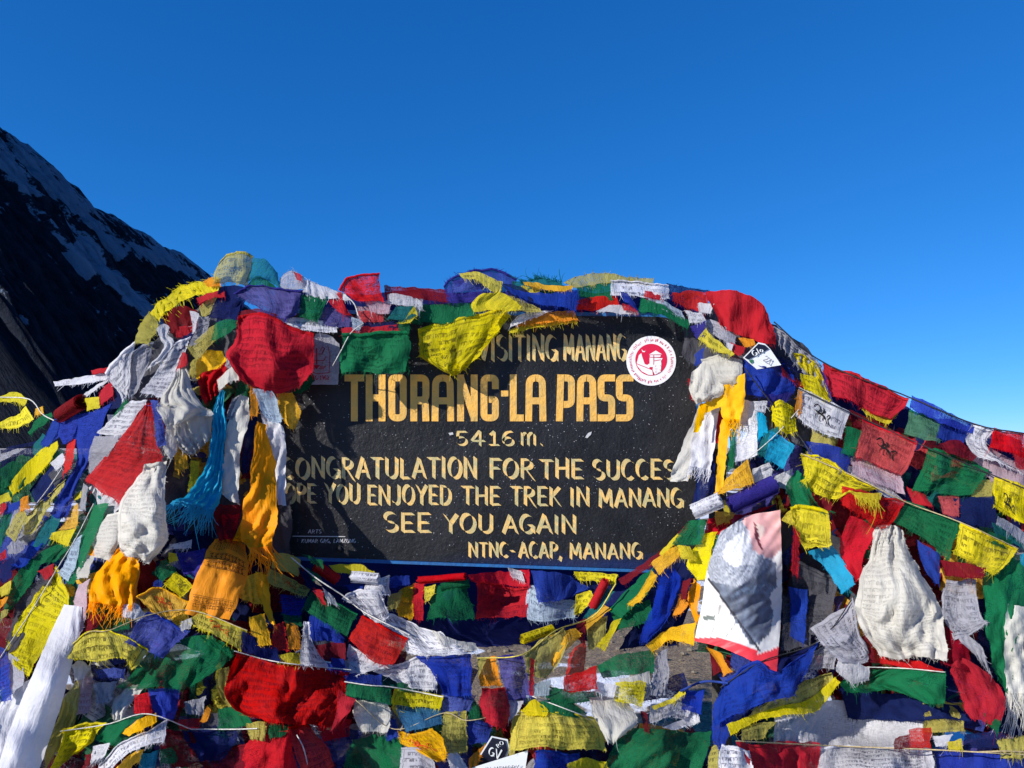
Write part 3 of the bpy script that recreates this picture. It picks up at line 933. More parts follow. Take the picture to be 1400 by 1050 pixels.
def cloth_patch(mb, rows, o, seed, base_lift=None, register=True, silk=False, step=3.8, colfn=None, mi=0):
    g, nu, nv, lu, lv = patch_grid(rows, step)
    rr = random.Random(seed)
    cells = {}
    for r in g:
        for p in r:
            c = (int(p.x // CELL), int(p.y // CELL)); cells[c] = cells.get(c, 0) + 1
    if base_lift is None:
        hs_ = sorted(hmap.get(c, 0.0) for c in cells)
        lift = (hs_[int(len(hs_) * .88)] if hs_ else 0) + GAP
    else:
        lift = base_lift
    if register:
        for c in cells: hmap[c] = max(hmap.get(c, 0), lift)
    amp = o.get('a', 8.5 if not silk else 8.0) / 1000.0
    wl = o.get('w', 46 if not silk else 20)
    bulge = o.get('b', 0) / 100.0
    dd = o.get('d', 0) / 100.0
    ph = rr.uniform(0, 6.28); ph2 = rr.uniform(0, 6.28); k2 = rr.uniform(-.5, .5); sd = rr.uniform(0, 99)
    uo, vo = rr.uniform(0, 40), rr.uniform(0, 40)
    ca_ = rr.gauss(1.57, .45); c0, s0 = math.cos(ca_), math.sin(ca_)
    cra = .0055 * (1.25 if silk else 1) * min(1.0, o.get('a', 8.5) / 6) * o.get('c', 1)
    lowa = min(7.0, .14 * min(lu, lv)) * min(1.0, o.get('a', 8.5) / 8) if 'e' not in o else 0
    small = min(1.0, min(lu, lv) / 40.0)
    amp *= max(.35, small)
    Yg, ids = [], []
    # one plane per cloth: depth field sampled along its rows
    for j in range(nv + 1):
        v = j / nv
        ry, ri = [], []
        for i in range(nu + 1):
            u = i / nu
            p = g[j][i]
            # fraying wobble of the outline
            ew = o.get('e', 1.9)
            q = Vector((p.x + ew * (noise.noise(Vector((p.x * .09, p.y * .09, sd))) + .6 * noise.noise(Vector((p.x * .31, p.y * .31, sd)))),
                        p.y + ew * (noise.noise(Vector((p.x * .09, p.y * .09, sd + 40))) + .6 * noise.noise(Vector((p.x * .31, p.y * .31, sd + 40))))))
            q += Vector((noise.noise(Vector((p.x / 38, p.y / 38, sd + 60))), noise.noise(Vector((p.x / 38, p.y / 38, sd + 80))))) * lowa
            Y = depth(p.x, p.y)
            fold = math.sin(6.283 * (u * lu + k2 * v * lv) / wl + ph + 1.6 * noise.noise(Vector((u * lu / 60, v * lv / 60, sd))))
            fold += .55 * math.sin(6.283 * (u * lu * .6 + v * lv * .5) / wl * 1.9 + ph2 + 2 * noise.noise(Vector((p.x / 40, p.y / 40, sd))))
            nz = noise.noise(Vector((p.x / 22, p.y / 22, sd))) + .5 * noise.noise(Vector((p.x / 9, p.y / 9, sd)))
            att = .35 + .65 * min(1, v * 1.6)
            Y += dd - lift - .012 * v + amp * (fold * att * .8 + nz * .75)
            al, ac = u * lu * c0 + v * lv * s0, -u * lu * s0 + v * lv * c0
            rg = 1 - 2.4 * abs(noise.noise(Vector((ac / 15, al / 75, sd + 9)))) 
            rg += .5 * (1 - 2.4 * abs(noise.noise(Vector((ac / 7 + 3, al / 30, sd + 21)))))
            Y -= cra * rg * max(.4, small)
            if bulge: Y -= bulge * (1 - (2 * u - 1) ** 2) * (1 - (2 * v - 1) ** 4)
            cmap = colfn(p.x, p.y) if colfn else None
            ri.append(mb.vert(P(q.x, q.y, Y), (uo + u * lu / 100, vo + v * lv / 100), (u, v), cmap))
            ry.append((q, Y))
        Yg.append(ry); ids.append(ri)
    for j in range(nv):
        for i in range(nu):
            mb.face((ids[j][i], ids[j + 1][i], ids[j + 1][i + 1], ids[j][i + 1]), mi)
    return g, Yg, lift, lu, lv


def edges_of(Yg, side):
    nv, nu = len(Yg) - 1, len(Yg[0]) - 1
    if side == 'f': return Yg[nv], [Yg[nv][i][0] - Yg[nv - 1][i][0] for i in range(nu + 1)]
    if side == 't': return Yg[0], [Yg[0][i][0] - Yg[1][i][0] for i in range(nu + 1)]
    if side == 'l': return [r[0] for r in Yg], [r[0][0] - r[1][0] for r in Yg]
    return [r[-1] for r in Yg], [r[-1][0] - r[-2][0] for r in Yg]


def nrm(ws):
    return [w_.normalized() if w_.length > 1e-5 else Vector((0, 1)) for w_ in ws]


def horse_mark(Yg):
    """brush-drawn wind horse with its flames, printed in the middle of the cloth"""
    nv, nu = len(Yg) - 1, len(Yg[0]) - 1
    def at(u, v, lift):
        x, y = max(0, min(nu - 1e-4, u * nu)), max(0, min(nv - 1e-4, v * nv))
        i, j = int(x), int(y); a, b = x - i, y - j
        q = (Yg[j][i][0] * (1 - a) + Yg[j][i + 1][0] * a) * (1 - b) + (Yg[j + 1][i][0] * (1 - a) + Yg[j + 1][i + 1][0] * a) * b
        Y = (Yg[j][i][1] * (1 - a) + Yg[j][i + 1][1] * a) * (1 - b) + (Yg[j + 1][i][1] * (1 - a) + Yg[j + 1][i + 1][1] * a) * b
        return P(q.x, q.y, Y - .0035 - lift)
    st = [([(-.95, -.45), (-.75, -.85), (-.40, -.75), (-.32, -.35), (-.55, -.10), (-.80, -.2)], .13), ([(-.45, -.05), (-.15, -.15), (.2, -.05), (.38, .15)], .24),
          ([(-.02, -.85), (.05, -.5), (-.05, -.2)], .16), ([(.18, -.70), (.12, -.35)], .13), ([(-.2, -.62), (-.1, -.3)], .11), ([(-.42, 0), (-.55, .35), (-.48, .6)], .09),
          ([(-.1, .0), (-.12, .4), (-.02, .62)], .09), ([(.25, .1), (.18, .45)], .09), ([(.4, .12), (.55, .4), (.62, .62)], .09), ([(.5, -.05), (.72, -.3), (.88, -.15), (.72, .2), (.82, .6), (1.0, .75)], .12)]
    mb = MB()
    for k, (pts_, w_) in enumerate(st):
        pp = [tuple(v) for v in spline(pts_, 12)]
        ribbon(mb, pp, w_ * .72, lambda x, y, l: at(.53 + x * .20, .50 + y * .27, l), .0003 * (k % 4))
    return mb


def script_band(Yg, lu):
    """two printed rows of ornamental script between thin rules"""
    nv, nu = len(Yg) - 1, len(Yg[0]) - 1
    def at(u, v, lift):
        x, y = max(0, min(nu - 1e-4, u * nu)), max(0, min(nv - 1e-4, v * nv))
        i, j = int(x), int(y); a, b = x - i, y - j
        q = (Yg[j][i][0] * (1 - a) + Yg[j][i + 1][0] * a) * (1 - b) + (Yg[j + 1][i][0] * (1 - a) + Yg[j + 1][i + 1][0] * a) * b
        Y = (Yg[j][i][1] * (1 - a) + Yg[j][i + 1][1] * a) * (1 - b) + (Yg[j + 1][i][1] * (1 - a) + Yg[j + 1][i + 1][1] * a) * b
        return P(q.x, q.y, Y - .0035 - lift)
    mb = MB(); rr = random.Random(31)
    def rib(pts_, w_, z): ribbon(mb, pts_, w_, lambda x, y, l: at(x, y, l), z)
    for v in (.30, .385, .405, .49, .80, .86):
        rib([(.05 + .9 * k / 20, v) for k in range(21)], .006 if v < .6 else .003, .0002)
    for v0, v1 in ((.315, .372), (.42, .477), (.10, .13), (.15, .18), (.20, .23), (.815, .85), (.875, .905)):
        n = 9 if v1 - v0 > .045 else 16
        for k in range(n):
            x = .08 + .84 * (k + .5) / n; hw = .33 / n; hh = (v1 - v0) / 2; vm = (v0 + v1) / 2
            pts_ = [(x - hw, vm - hh * rr.uniform(.5, 1)), (x + hw * rr.uniform(.3, 1), vm - hh), (x + hw * rr.uniform(-.3, .6), vm + hh * rr.uniform(-.3, .2)), (x + hw, vm + hh), (x - hw * rr.uniform(0, 1), vm + hh * rr.uniform(.4, 1))]
            rib([tuple(q_) for q_ in spline(pts_, 10)], .013 if n == 9 else .006, .0005)
    return mb


def make_flag(line, seed):
    code, rows, opts, text = [x.strip() for x in line.split('|')]
    o = parse_opts(opts)
    col = code[0]; pr = int(code[1]) if len(code) > 1 and code[1].isdigit() else 0
    sheer, silk = 's' in code[1:], 'k' in code[1:]
    mat = cloth(col, pr, sheer, silk, o.get('d', 0) >= 5 or 'q' in o)
    label, land = (text.split(';') + [''])[:2] if text else ('', '')
    mb = MB(); fbs = []
    g, Yg, lift, lu, lv = cloth_patch(mb, rows, o, seed, silk=silk)
    kind = 'silk_scarf' if silk else 'cloth_bundle' if ('cloth' in label and col == 'E') else 'prayer_flag'
    area = lu * lv * .8
    sides = {'f': o.get('f', 0 if silk else 4.5), 't': o.get('t', 0), 'l': o.get('l', 0 if silk else 2.5), 'r': o.get('r', 0 if silk else 2.5)}
    for sname, ln in sides.items():
        if ln <= 0: continue
        e, ow = edges_of(Yg, sname)
        # long loose threads are a part of their own, short fraying stays in the cloth
        own = ln >= 12 or (ln >= 4.5 and area > 1500)
        if own: fbs.append(MB())
        for rep in range(3 if ln > 20 else 2 if ln >= 12 else 1):
            fringe_threads(fbs[-1] if own else mb, e, nrm(ow), ln, seed + ord(sname) + rep, cover=.95 if ln >= 12 else .8 if ln > 4 else .55, wd=.8 if ln >= 12 else .42)
    hem = None
    if pr and not silk and area > 1300 and lu > 22:
        # sewn casing along the edge that held the cord
        hem = MB(); prev = None
        down = [Yg[1][i][0] - Yg[0][i][0] for i in range(len(Yg[0]))]
        hw = min(5.0, .09 * lv)
        run = 0
        for i, (q_, Y_) in enumerate(Yg[0]):
            d_ = down[i].normalized() if down[i].length > 1e-4 else Vector((0, 1))
            if i: run += (q_ - Yg[0][i - 1][0]).length
            rowv = [hem.vert(P(q_.x + d_.x * hw * k_, q_.y + d_.y * hw * k_, Y_ - z_), (run / 100, k_ * hw / 100)) for k_, z_ in ((-.12, .0005), (.15, .006), (.5, .0085), (.85, .006), (1.05, .0012))]
            if prev:
                for k_ in range(4): hem.face((prev[k_], prev[k_ + 1], rowv[k_ + 1], rowv[k_]))
            prev = rowv
    mark = None
    if pr == 4: mark = horse_mark(Yg)
    if 'z' in o: mark = script_band(Yg, lu)
    pts = [p for r in g for p in r]
    cen = sum(pts, Vector((0, 0))) / len(pts)
    THINGS.append(dict(mb=mb, fbs=fbs, hem=hem, mark=mark, red=col in 'AL' or (col == 'Y' and 'red' in label), hmat=cloth(col, 0, False, silk), mat=mat, fmat=cloth('Y' if 'y' in o else col, 0, False, silk), kind=kind, col=CLOTH[col][0], c=cen, area=area, land=land.strip(), label=label.strip(),
                       pr=pr, opts=o, asp=max(lu, lv) / max(4, min(lu, lv)), silk=silk, lift=lift, pts=pts))


def make_roll(line, seed):
    """a flag rolled up tight round its cord: a spiral tube"""
    code, rows, opts, text = [x.strip() for x in line.split('|')]
    o = parse_opts(opts)
    pts = [tuple(map(float, p.split(','))) for p in rows.split()]
    rpx = o['r']
    label, land = (text.split(';') + [''])[:2] if text else ('', '')
    a, b = Vector(pts[0]), Vector(pts[1])
    cells = set()
    n = max(4, int((b - a).length / 4))
    for i in range(n + 1):
        p = a.lerp(b, i / n)
        for dx in (-1, 0, 1):
            for dy in (-1, 0, 1): cells.add((int((p.x + dx * rpx * .7) // CELL), int((p.y + dy * rpx * .7) // CELL)))
    hs_ = sorted(hmap.get(c, 0) for c in cells)
    Ya, Yb = depth(a.x, a.y), depth(b.x, b.y)
    r3 = rpx * (Ya + Yb) / 2 / F
    lift = hs_[int(len(hs_) * .85)] + r3 + .006
    for c in cells: hmap[c] = max(hmap.get(c, 0), lift + r3 * .7)
    A, B = P(a.x, a.y, Ya - lift), P(b.x, b.y, Yb - lift)
    ax = (B - A).normalized()
    s1 = ax.cross(Vector((0, 0, 1))).normalized(); s2 = ax.cross(s1)
    mb = MB()
    turns, m = 2.3, 46
    L = (b - a).length
    nl = max(6, int(L / 5))
    prev = None
    rr = random.Random(seed)
    for i in range(m + 1):
        th = 2 * math.pi * turns * i / m + .9
        rad = r3 * (1 - .42 * (i / m))
        rowv = []
        for k in range(nl + 1):
            f_ = k / nl
            wob = 1 + .10 * noise.noise(Vector((f_ * 3, th, seed)))
            jag = rr.uniform(-.004, .004) if k in (0, nl) else 0
            p = A.lerp(B, f_) + ax * jag + (s1 * math.cos(th) + s2 * math.sin(th)) * rad * wob
            rowv.append(mb.vert(p, (f_ * L / 100, th * rpx / 100), (.15 + .7 * f_, .15 + .7 * ((th / 6.283) % 1))))
        if prev:
            for k in range(nl): mb.face((prev[k], prev[k + 1], rowv[k + 1], rowv[k]))
        prev = rowv
    col = code[0]; pr = int(code[1]) if len(code) > 1 and code[1].isdigit() else 0
    THINGS.append(dict(mb=mb, fbs=[], mat=cloth(col, pr), must=True, lift=9, pts=[(a + b) / 2], kind='prayer_flag', col=CLOTH[col][0], c=(a + b) / 2, area=L * rpx * 2, land=land.strip(), label=label.strip(),
                       pr=pr, opts=o, asp=4, silk=False, roll=True))


mcord = {}


def make_cord(col, pts, r, label, kind='cord', extra=.012):
    if col not in mcord:
        c = {'w': (.62, .60, .55), 'k': (.03, .03, .035), 't': (.45, .36, .2), 'b': (.02, .05, .25), 'y': (.6, .5, .1)}[col]
        nm = {'w': 'white', 'k': 'black', 't': 'tan', 'b': 'blue', 'y': 'yellow'}[col]
        mcord[col] = plain('cord_' + nm, c, .8, .2, 90, tuple(x * .6 for x in c))
    v = spline([tuple(map(float, p.split(','))) for p in pts.split()], 40)
    mb = MB()
    prev = None
    # the cord lies on the cloths below it: running maximum keeps it taut
    hs_ = [max(hmap.get((int((p.x + dx) // CELL), int((p.y + dy) // CELL)), 0) for dx in (-3, 3) for dy in (-3, 3)) for p in v]
    sm = []
    for i in range(len(hs_)):
        wnd = hs_[max(0, i - 3):i + 4]; sm.append(max(wnd))
    sm2 = [sum(sm[max(0, i - 3):i + 4]) / len(sm[max(0, i - 3):i + 4]) for i in range(len(sm))]
    ps = [P(p.x, p.y, depth(p.x, p.y) - h - extra) for p, h in zip(v, sm2)]
    for i, p in enumerate(ps):
        t_ = (ps[min(i + 1, len(ps) - 1)] - ps[max(i - 1, 0)]).normalized()
        s1 = t_.cross(Vector((0, 1, 0)))
        if s1.length < .01: s1 = t_.cross(Vector((0, 0, 1)))
        s1.normalize(); s2 = t_.cross(s1)
        r3 = r * p.y / F
        ring = [mb.vert(p + (s1 * math.cos(a * 1.0472) + s2 * math.sin(a * 1.0472)) * r3 * (1 + .15 * math.sin(i * 2.1 + a))) for a in range(6)]
        if prev:
            for a in range(6): mb.face((prev[a], prev[(a + 1) % 6], ring[(a + 1) % 6], ring[a]))
        prev = ring
    o = mb.build(kind, mcord[col])
    tag(o, label, 'cord', 'cords the prayer flags are tied to')
    return o
# ------------------------------------------------------------------ every flag and scarf: cloth | outline rows in pixels, top to bottom | options | label ; short name
# far left strings, hill side
FLAGS = """
N|0,615 25,607 50,603 / 0,621 25,613 50,608||
G|0,640 20,628 35,636 / 0,672 15,662 30,648||
G|0,660 30,652 45,640 / 0,690 20,682 40,665||
Y|0,541 22,536 38,546 / 0,549 22,551 34,556||narrow twisted yellow flag blowing off the left edge, upper of two;the twisted yellow flag at the left edge
Y1|36,556 24,566 0,578 / 47,574 24,584 0,586||yellow flag below the twisted one at the left edge, in front of grey slope;the yellow flag over the grey slope
A|48,558 58,556 / 47,567 60,567||
G|72,563 54,571 38,591 / 72,569 60,582 40,594||leaf-shaped green flag pointing down-left beside the bright blue trailing flag;the leaf-shaped green flag
T|58,592 48,610 47,622 / 70,600 64,612 52,624||
B|82,566 68,585 55,604 / 92,585 78,598 66,610||
N1|85,620 65,640 42,672 / 92,650 75,672 52,694||
K|82,632 66,650 / 90,648 74,664||
W|70,632 86,620 / 76,644 90,630||
R|93,600 104,601 / 90,625 100,628 / 86,650 97,640||thin red strip between bright yellow flag and long blue flag;the thin red strip at the left
Y|78,605 63,612 38,631 11,662 / 79,614 70,628 53,647 34,664 16,678||bright yellow flag slanting across the far left side, ragged lower edge;the bright yellow slanting flag
Y|0,678 11,672 / 0,690 15,681||
R|0,690 9,688 / 0,704 8,695||
B|12,692 28,684 / 8,702 24,696||
G|0,705 16,698 / 0,750 12,725||
O1|28,683 38,678 / 26,700 40,694||
L2|30,694 18,708 8,730 / 38,705 30,722 18,742|a12|crumpled olive yellow flag beside green flag at the left edge;the crumpled olive flag
L2|90,655 71,670 51,690 35,708 / 88,662 73,682 62,702 48,727 32,732||long pale yellow printed flag hanging diagonally left of long blue flag;the long pale yellow flag at the left
S|8,748 20,738 34,743 / 10,758 22,758 32,752||
N|0,766 16,764 / 0,790 6,797 16,790||
R|0,757 7,750 / 0,767 9,762||
T|68,704 86,702 / 55,728 74,728 / 42,748 58,748||
B|46,740 60,742 / 30,762 44,764 / 16,772 30,778|f6|
K|25,800 60,795 / 15,850 50,838 / 0,900 30,880||
G|40,765 85,742 90,752 / 42,775 75,768||
G|38,766 62,764 / 18,796 46,792 / 8,826 26,822 / 0,840 8,838||long dark green flag hanging down-left, above the long yellow flag;the long dark green flag
Y1|0,804 16,794 / 2,816 12,812||
O|0,820 11,815 / 0,832 6,828||
K1|60,775 78,772 / 50,800 70,800||
R|52,781 74,770 / 62,792 72,786||
L|0,836 12,832 / 0,846 8,842||
Y|100,680 118,666 / 102,684 116,677||
S|115,661 121,667 / 112,680 119,685 / 108,696 118,698||
A1|90,700 108,690 / 88,715 108,712 / 80,724 104,722||
Y|70,729 104,721 / 68,738 92,747||plain yellow flag with folded lower edge beside green and white cloth strip;the folded plain yellow flag
N|140,535 158,522 174,546 / 150,560 168,555 173,550||
B|75,573 84,566 / 62,594 78,590 / 56,608 66,610||
B1|88,572 106,567 / 84,592 104,588 / 88,606 100,600||
B|105,566 125,564 150,556 / 104,592 120,594 140,585 / 103,618 113,618 126,612 / 98,645 108,645 115,640 / 84,670 97,674 106,668 / 74,690 85,694 98,690 / 68,704 78,710 90,705|w30|long bright blue trailing flag hanging below the red and yellow wrapped string;the long blue trailing flag
W|147,517 130,528 112,541 / 149,521 132,532 115,547||
R|138,532 152,518 / 136,556 155,540||
Y|116,545 136,541 / 118,563 137,558||
W|148,510 120,513 74,522 / 146,519 112,525 76,528|l6|narrow white flag streaming left toward the mountain;the white flag streaming left
R|147,502 124,506 / 149,509 126,511||
G|172,545 152,570 / 176,549 156,576||
""".strip().split('\n')
ROLLS_A = """
M|83,567 111,549|r11|dark red rolled flag on the string against the mountain foot;the dark red rolled flag
""".strip().split('\n')

# top left crest
FLAGS_B = """
K|150,500 300,400 / 160,560 380,480|d6|
L2s|297,362 312,347 332,344 346,351 / 292,378 312,372 330,370 342,370 / 293,388 318,386 338,388|b3|sheer olive-yellow flag ballooning on the crest against the sky;the ballooning olive flag on the crest
Ts|345,351 365,356 378,372 383,388 / 342,370 355,372 372,378 382,392 / 336,386 350,382 366,384 380,394|b2|sheer teal flag right of the ballooning olive flag on the crest;the sheer teal crest flag
G|338,390 352,378 364,381 376,392 / 345,395 360,394 370,396||
Y|298,379 272,384 250,391 225,407 205,427 190,446 / 304,396 285,402 262,404 238,419 214,440 204,452|a20 w9 f10 t6 e3|crumpled bright yellow flag running down the left crest against the mountain;the crumpled yellow crest flag
L|204,428 190,448 184,470 / 216,440 214,456 202,470|a12 w14 f6 l4 e3|
O|278,386 290,379 302,381 / 282,393 302,392||
M|225,428 248,420 272,424 / 228,446 250,442 274,440 / 236,462 256,459 270,455|w18|dark red netted flag below the crumpled yellow crest flag;the dark red netted flag
R|238,448 258,446 270,442 / 241,461 256,462 268,452||
L1|272,418 290,408 304,400 / 276,436 290,426 302,413||
R|268,408 285,401 306,397 / 272,416 290,409 307,406||
N|301,396 322,390 338,398 / 294,416 315,421 334,417 / 288,432 305,434 328,432||
N|300,422 330,412 / 296,450 325,442||
S3|182,480 196,471 214,466 / 178,508 192,508 207,498 / 174,547 184,540 197,515||grey densely printed flag on the left shoulder beside white flags;the densely printed grey flag
N|216,490 240,466 268,452 / 224,494 246,480 260,468||
W|213,450 225,443 233,448 / 217,462 229,459 / 222,474 236,466 / 212,490 226,486 / 203,502 220,494|w14|
S2|270,432 286,431 / 264,462 282,456 / 258,474 271,468||
W|260,425 273,428 / 262,441 269,441 / 263,456 265,456||
W1|144,507 160,489 182,467 / 158,527 168,520 180,496 / 173,548 176,540 178,526||pale white flag at outer left shoulder, against the dark mountain;the outermost white shoulder flag
W1|240,470 263,460 / 222,495 252,486 / 205,520 239,516 / 192,537 223,546||large white framed flag slanting down the left shoulder;the large white shoulder flag
R|249,484 256,483 / 241,507 256,498||
A|268,492 285,477 305,480 / 268,512 286,500 308,490 / 268,520 290,507 312,493|w20|golden amber cloth bundle left of the large red flag;the amber bundle
L1s|254,474 275,459 296,442 / 268,492 280,481 300,462||olive flag with print above the amber bundle;the olive shoulder flag
Gs|294,443 310,435 325,437 / 290,466 308,459 323,447||
R|296,510 312,492 320,500 / 272,514 290,520 302,535 / 282,554 292,546 300,540|a14 w12 f4|red shaggy cloth behind the cream knot;the shaggy red cloth
S1|306,500 320,470 / 318,508 330,490||
G|325,520 345,520 / 315,560 340,560|d1|
G|412,525 426,510 432,518 / 396,542 412,537 424,528||
M|325,424 350,424 380,430 / 330,446 360,450 384,456||
""".strip().split('\n')

# top of the sign
FLAGS_C = """
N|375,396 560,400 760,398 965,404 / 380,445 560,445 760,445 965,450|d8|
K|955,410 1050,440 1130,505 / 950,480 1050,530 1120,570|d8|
S2|384,380 400,371 416,378 / 383,394 400,396 419,396|t5|crumpled grey flag on the crest right of the teal flag;the crumpled grey crest flag
R|402,371 413,376 / 405,381 412,384|t3|
W|410,380 432,387 468,400 / 414,399 440,408 478,410|a13 w13 f5 t5 e2.5|shredded white flag along the crest left of the upright red flag;the shredded white crest flag
M|525,389 555,393 612,395 / 528,412 570,408 613,414|t2|dark red flag along the crest left of the violet gauze;the dark red crest flag
X3|485,418 512,417 / 490,438 528,440||
W|530,402 578,405 / 532,416 578,420|w10|
R3|490,425 525,424 / 495,440 524,441|w14 f4|
X1|500,410 535,412 / 506,428 532,430||
R1|463,396 476,382 495,376 519,372 / 477,404 497,401 521,396 / 486,412 505,412 525,412||upright red printed flag standing on the crest against the sky;the upright red crest flag
P3s|608,392 618,378 640,370 675,367 706,379 / 612,414 640,414 670,409 702,398|t6|sheer violet blue gauze flag on the crest, frayed against the sky;the violet gauze on the crest
G|575,418 612,415 652,415 / 568,438 610,441 648,432||
G|565,425 578,420 / 560,440 575,445||
W2|565,416 577,415 / 564,430 575,431||
G|700,384 740,388 780,392 / 700,396 740,402 780,400||
T|712,387 740,380 770,386 / 716,396 745,390 770,394|t14 w12|teal tufted flag on the crest right of the violet gauze;the tufted teal flag
Y2|712,391 738,392 / 714,403 738,404||
A|714,385 750,389 783,392 / 718,390 755,396 782,398||
L|770,386 800,376 832,373 870,381 / 788,394 820,389 862,386|t4|
G|788,392 815,388 838,384 / 788,406 815,409 838,410||
L|858,379 895,381 / 864,388 892,391|t6|
N|912,387 936,392 970,399 / 912,404 936,406 940,410|t6|dark navy flag with threads upright left of the big plain red crest flag;the frayed navy crest flag
W1|833,383 870,384 915,388 / 835,403 875,406 914,409||white printed flag lying straight along the top right of the sign;the straight white flag over the sign
R|882,397 907,402 / 880,405 905,412||
R|788,412 815,406 843,405 / 785,425 815,425 846,422||red flag over the upper blue edge of the sign;the red flag over the upper edge
Q1|884,408 910,412 932,426 / 894,419 915,426 936,437||
R|920,400 945,397 968,402 / 918,412 948,424 965,428||
W|832,418 852,417 874,427 / 814,425 850,429 872,430||
R|850,414 866,418 / 852,425 873,426||
B|848,397 858,400 / 852,410 874,424||
G|877,407 905,417 944,441 / 872,427 905,430 940,452||dark green flag drooping over the rounded upper right corner of the sign;the green flag at the upper right corner
B2s|618,382 660,376 / 616,400 660,396|d1|
Y1|628,374 650,371 668,378 686,385 / 632,380 652,383 668,397 684,403||narrow curved yellow flag crossing the violet gauze;the curved yellow flag
N|686,387 705,391 728,405 / 700,406 720,413 738,413||
L1|690,403 712,409 738,420 / 698,421 718,425 740,425||
B|690,391 720,401 755,399 791,396 / 700,402 730,414 760,419 788,425||blue flag stretched to a point above the orange banner;the blue flag over the orange banner
P2|443,418 460,422 481,433 / 432,441 455,447 480,447||violet blue flag below the shredded white flag, left of threads;the small violet flag
R2|446,412 463,401 469,415 / 461,425 474,431 482,431||
N3|478,440 520,441 550,439 / 478,451 520,450 549,448||
R|466,449 500,447 550,442 / 467,460 500,459 549,456||red folded band above the green flag on the sign;the red band over the green flag
Q2|481,433 496,440 / 482,449 492,451||
T3|540,421 564,417 / 528,438 552,437 567,430||
Y|566,418 571,430 / 553,439 562,441 / 545,440 548,443||
G|545,436 560,440 / 548,470 560,470 / 550,508 559,508||
G2|467,457 510,455 557,451 / 467,484 512,485 558,482 / 468,512 510,512 558,511|f5 q1|green printed flag hanging over the headline's first letters;the green flag over the headline
W1|380,435 412,435 459,440 / 378,453 412,453 460,455||white printed band above the large red flag;the white band over the red flag
G2|412,403 446,406 / 411,420 440,424 / 408,433 434,440||green flag just right of the big violet blue flag;the green flag beside the violet one
R1|328,434 355,430 385,440 432,456 / 318,462 345,468 380,474 431,482 / 309,487 335,500 380,506 424,508 / 326,515 350,531 376,538 413,526|b1 a14 w70 q1|large red printed flag at the sign's upper left corner;the large red corner flag
P2|320,398 345,391 380,394 414,396 / 332,408 365,415 395,418 411,413 / 342,416 365,429 388,435 407,428|f6|large violet blue flag on the crest above the large red corner flag;the big violet flag
Y|660,402 688,399 712,416 / 644,414 670,416 710,421 / 648,425 675,423 706,423||
Y2|571,452 600,441 650,432 697,421 / 573,479 600,478 640,472 682,455 / 576,488 598,496 622,500 652,482 / 606,506 615,512 624,512 634,503|b2|yellow flag printed with a seated figure, drooping over the sign's top;the yellow figure flag
Y1|690,424 697,431 / 652,462 674,462 / 626,490 646,496 / 616,514 622,512||
Y|695,450 740,440 790,437 / 696,456 740,447 790,441||
O1|712,439 745,428 785,423 / 706,447 748,441 790,437||orange banner with yellow hem over the sign's upper edge;the orange banner over the sign
W1|698,440 715,428 757,423 / 696,448 712,441 736,432||
""".strip().split('\n')

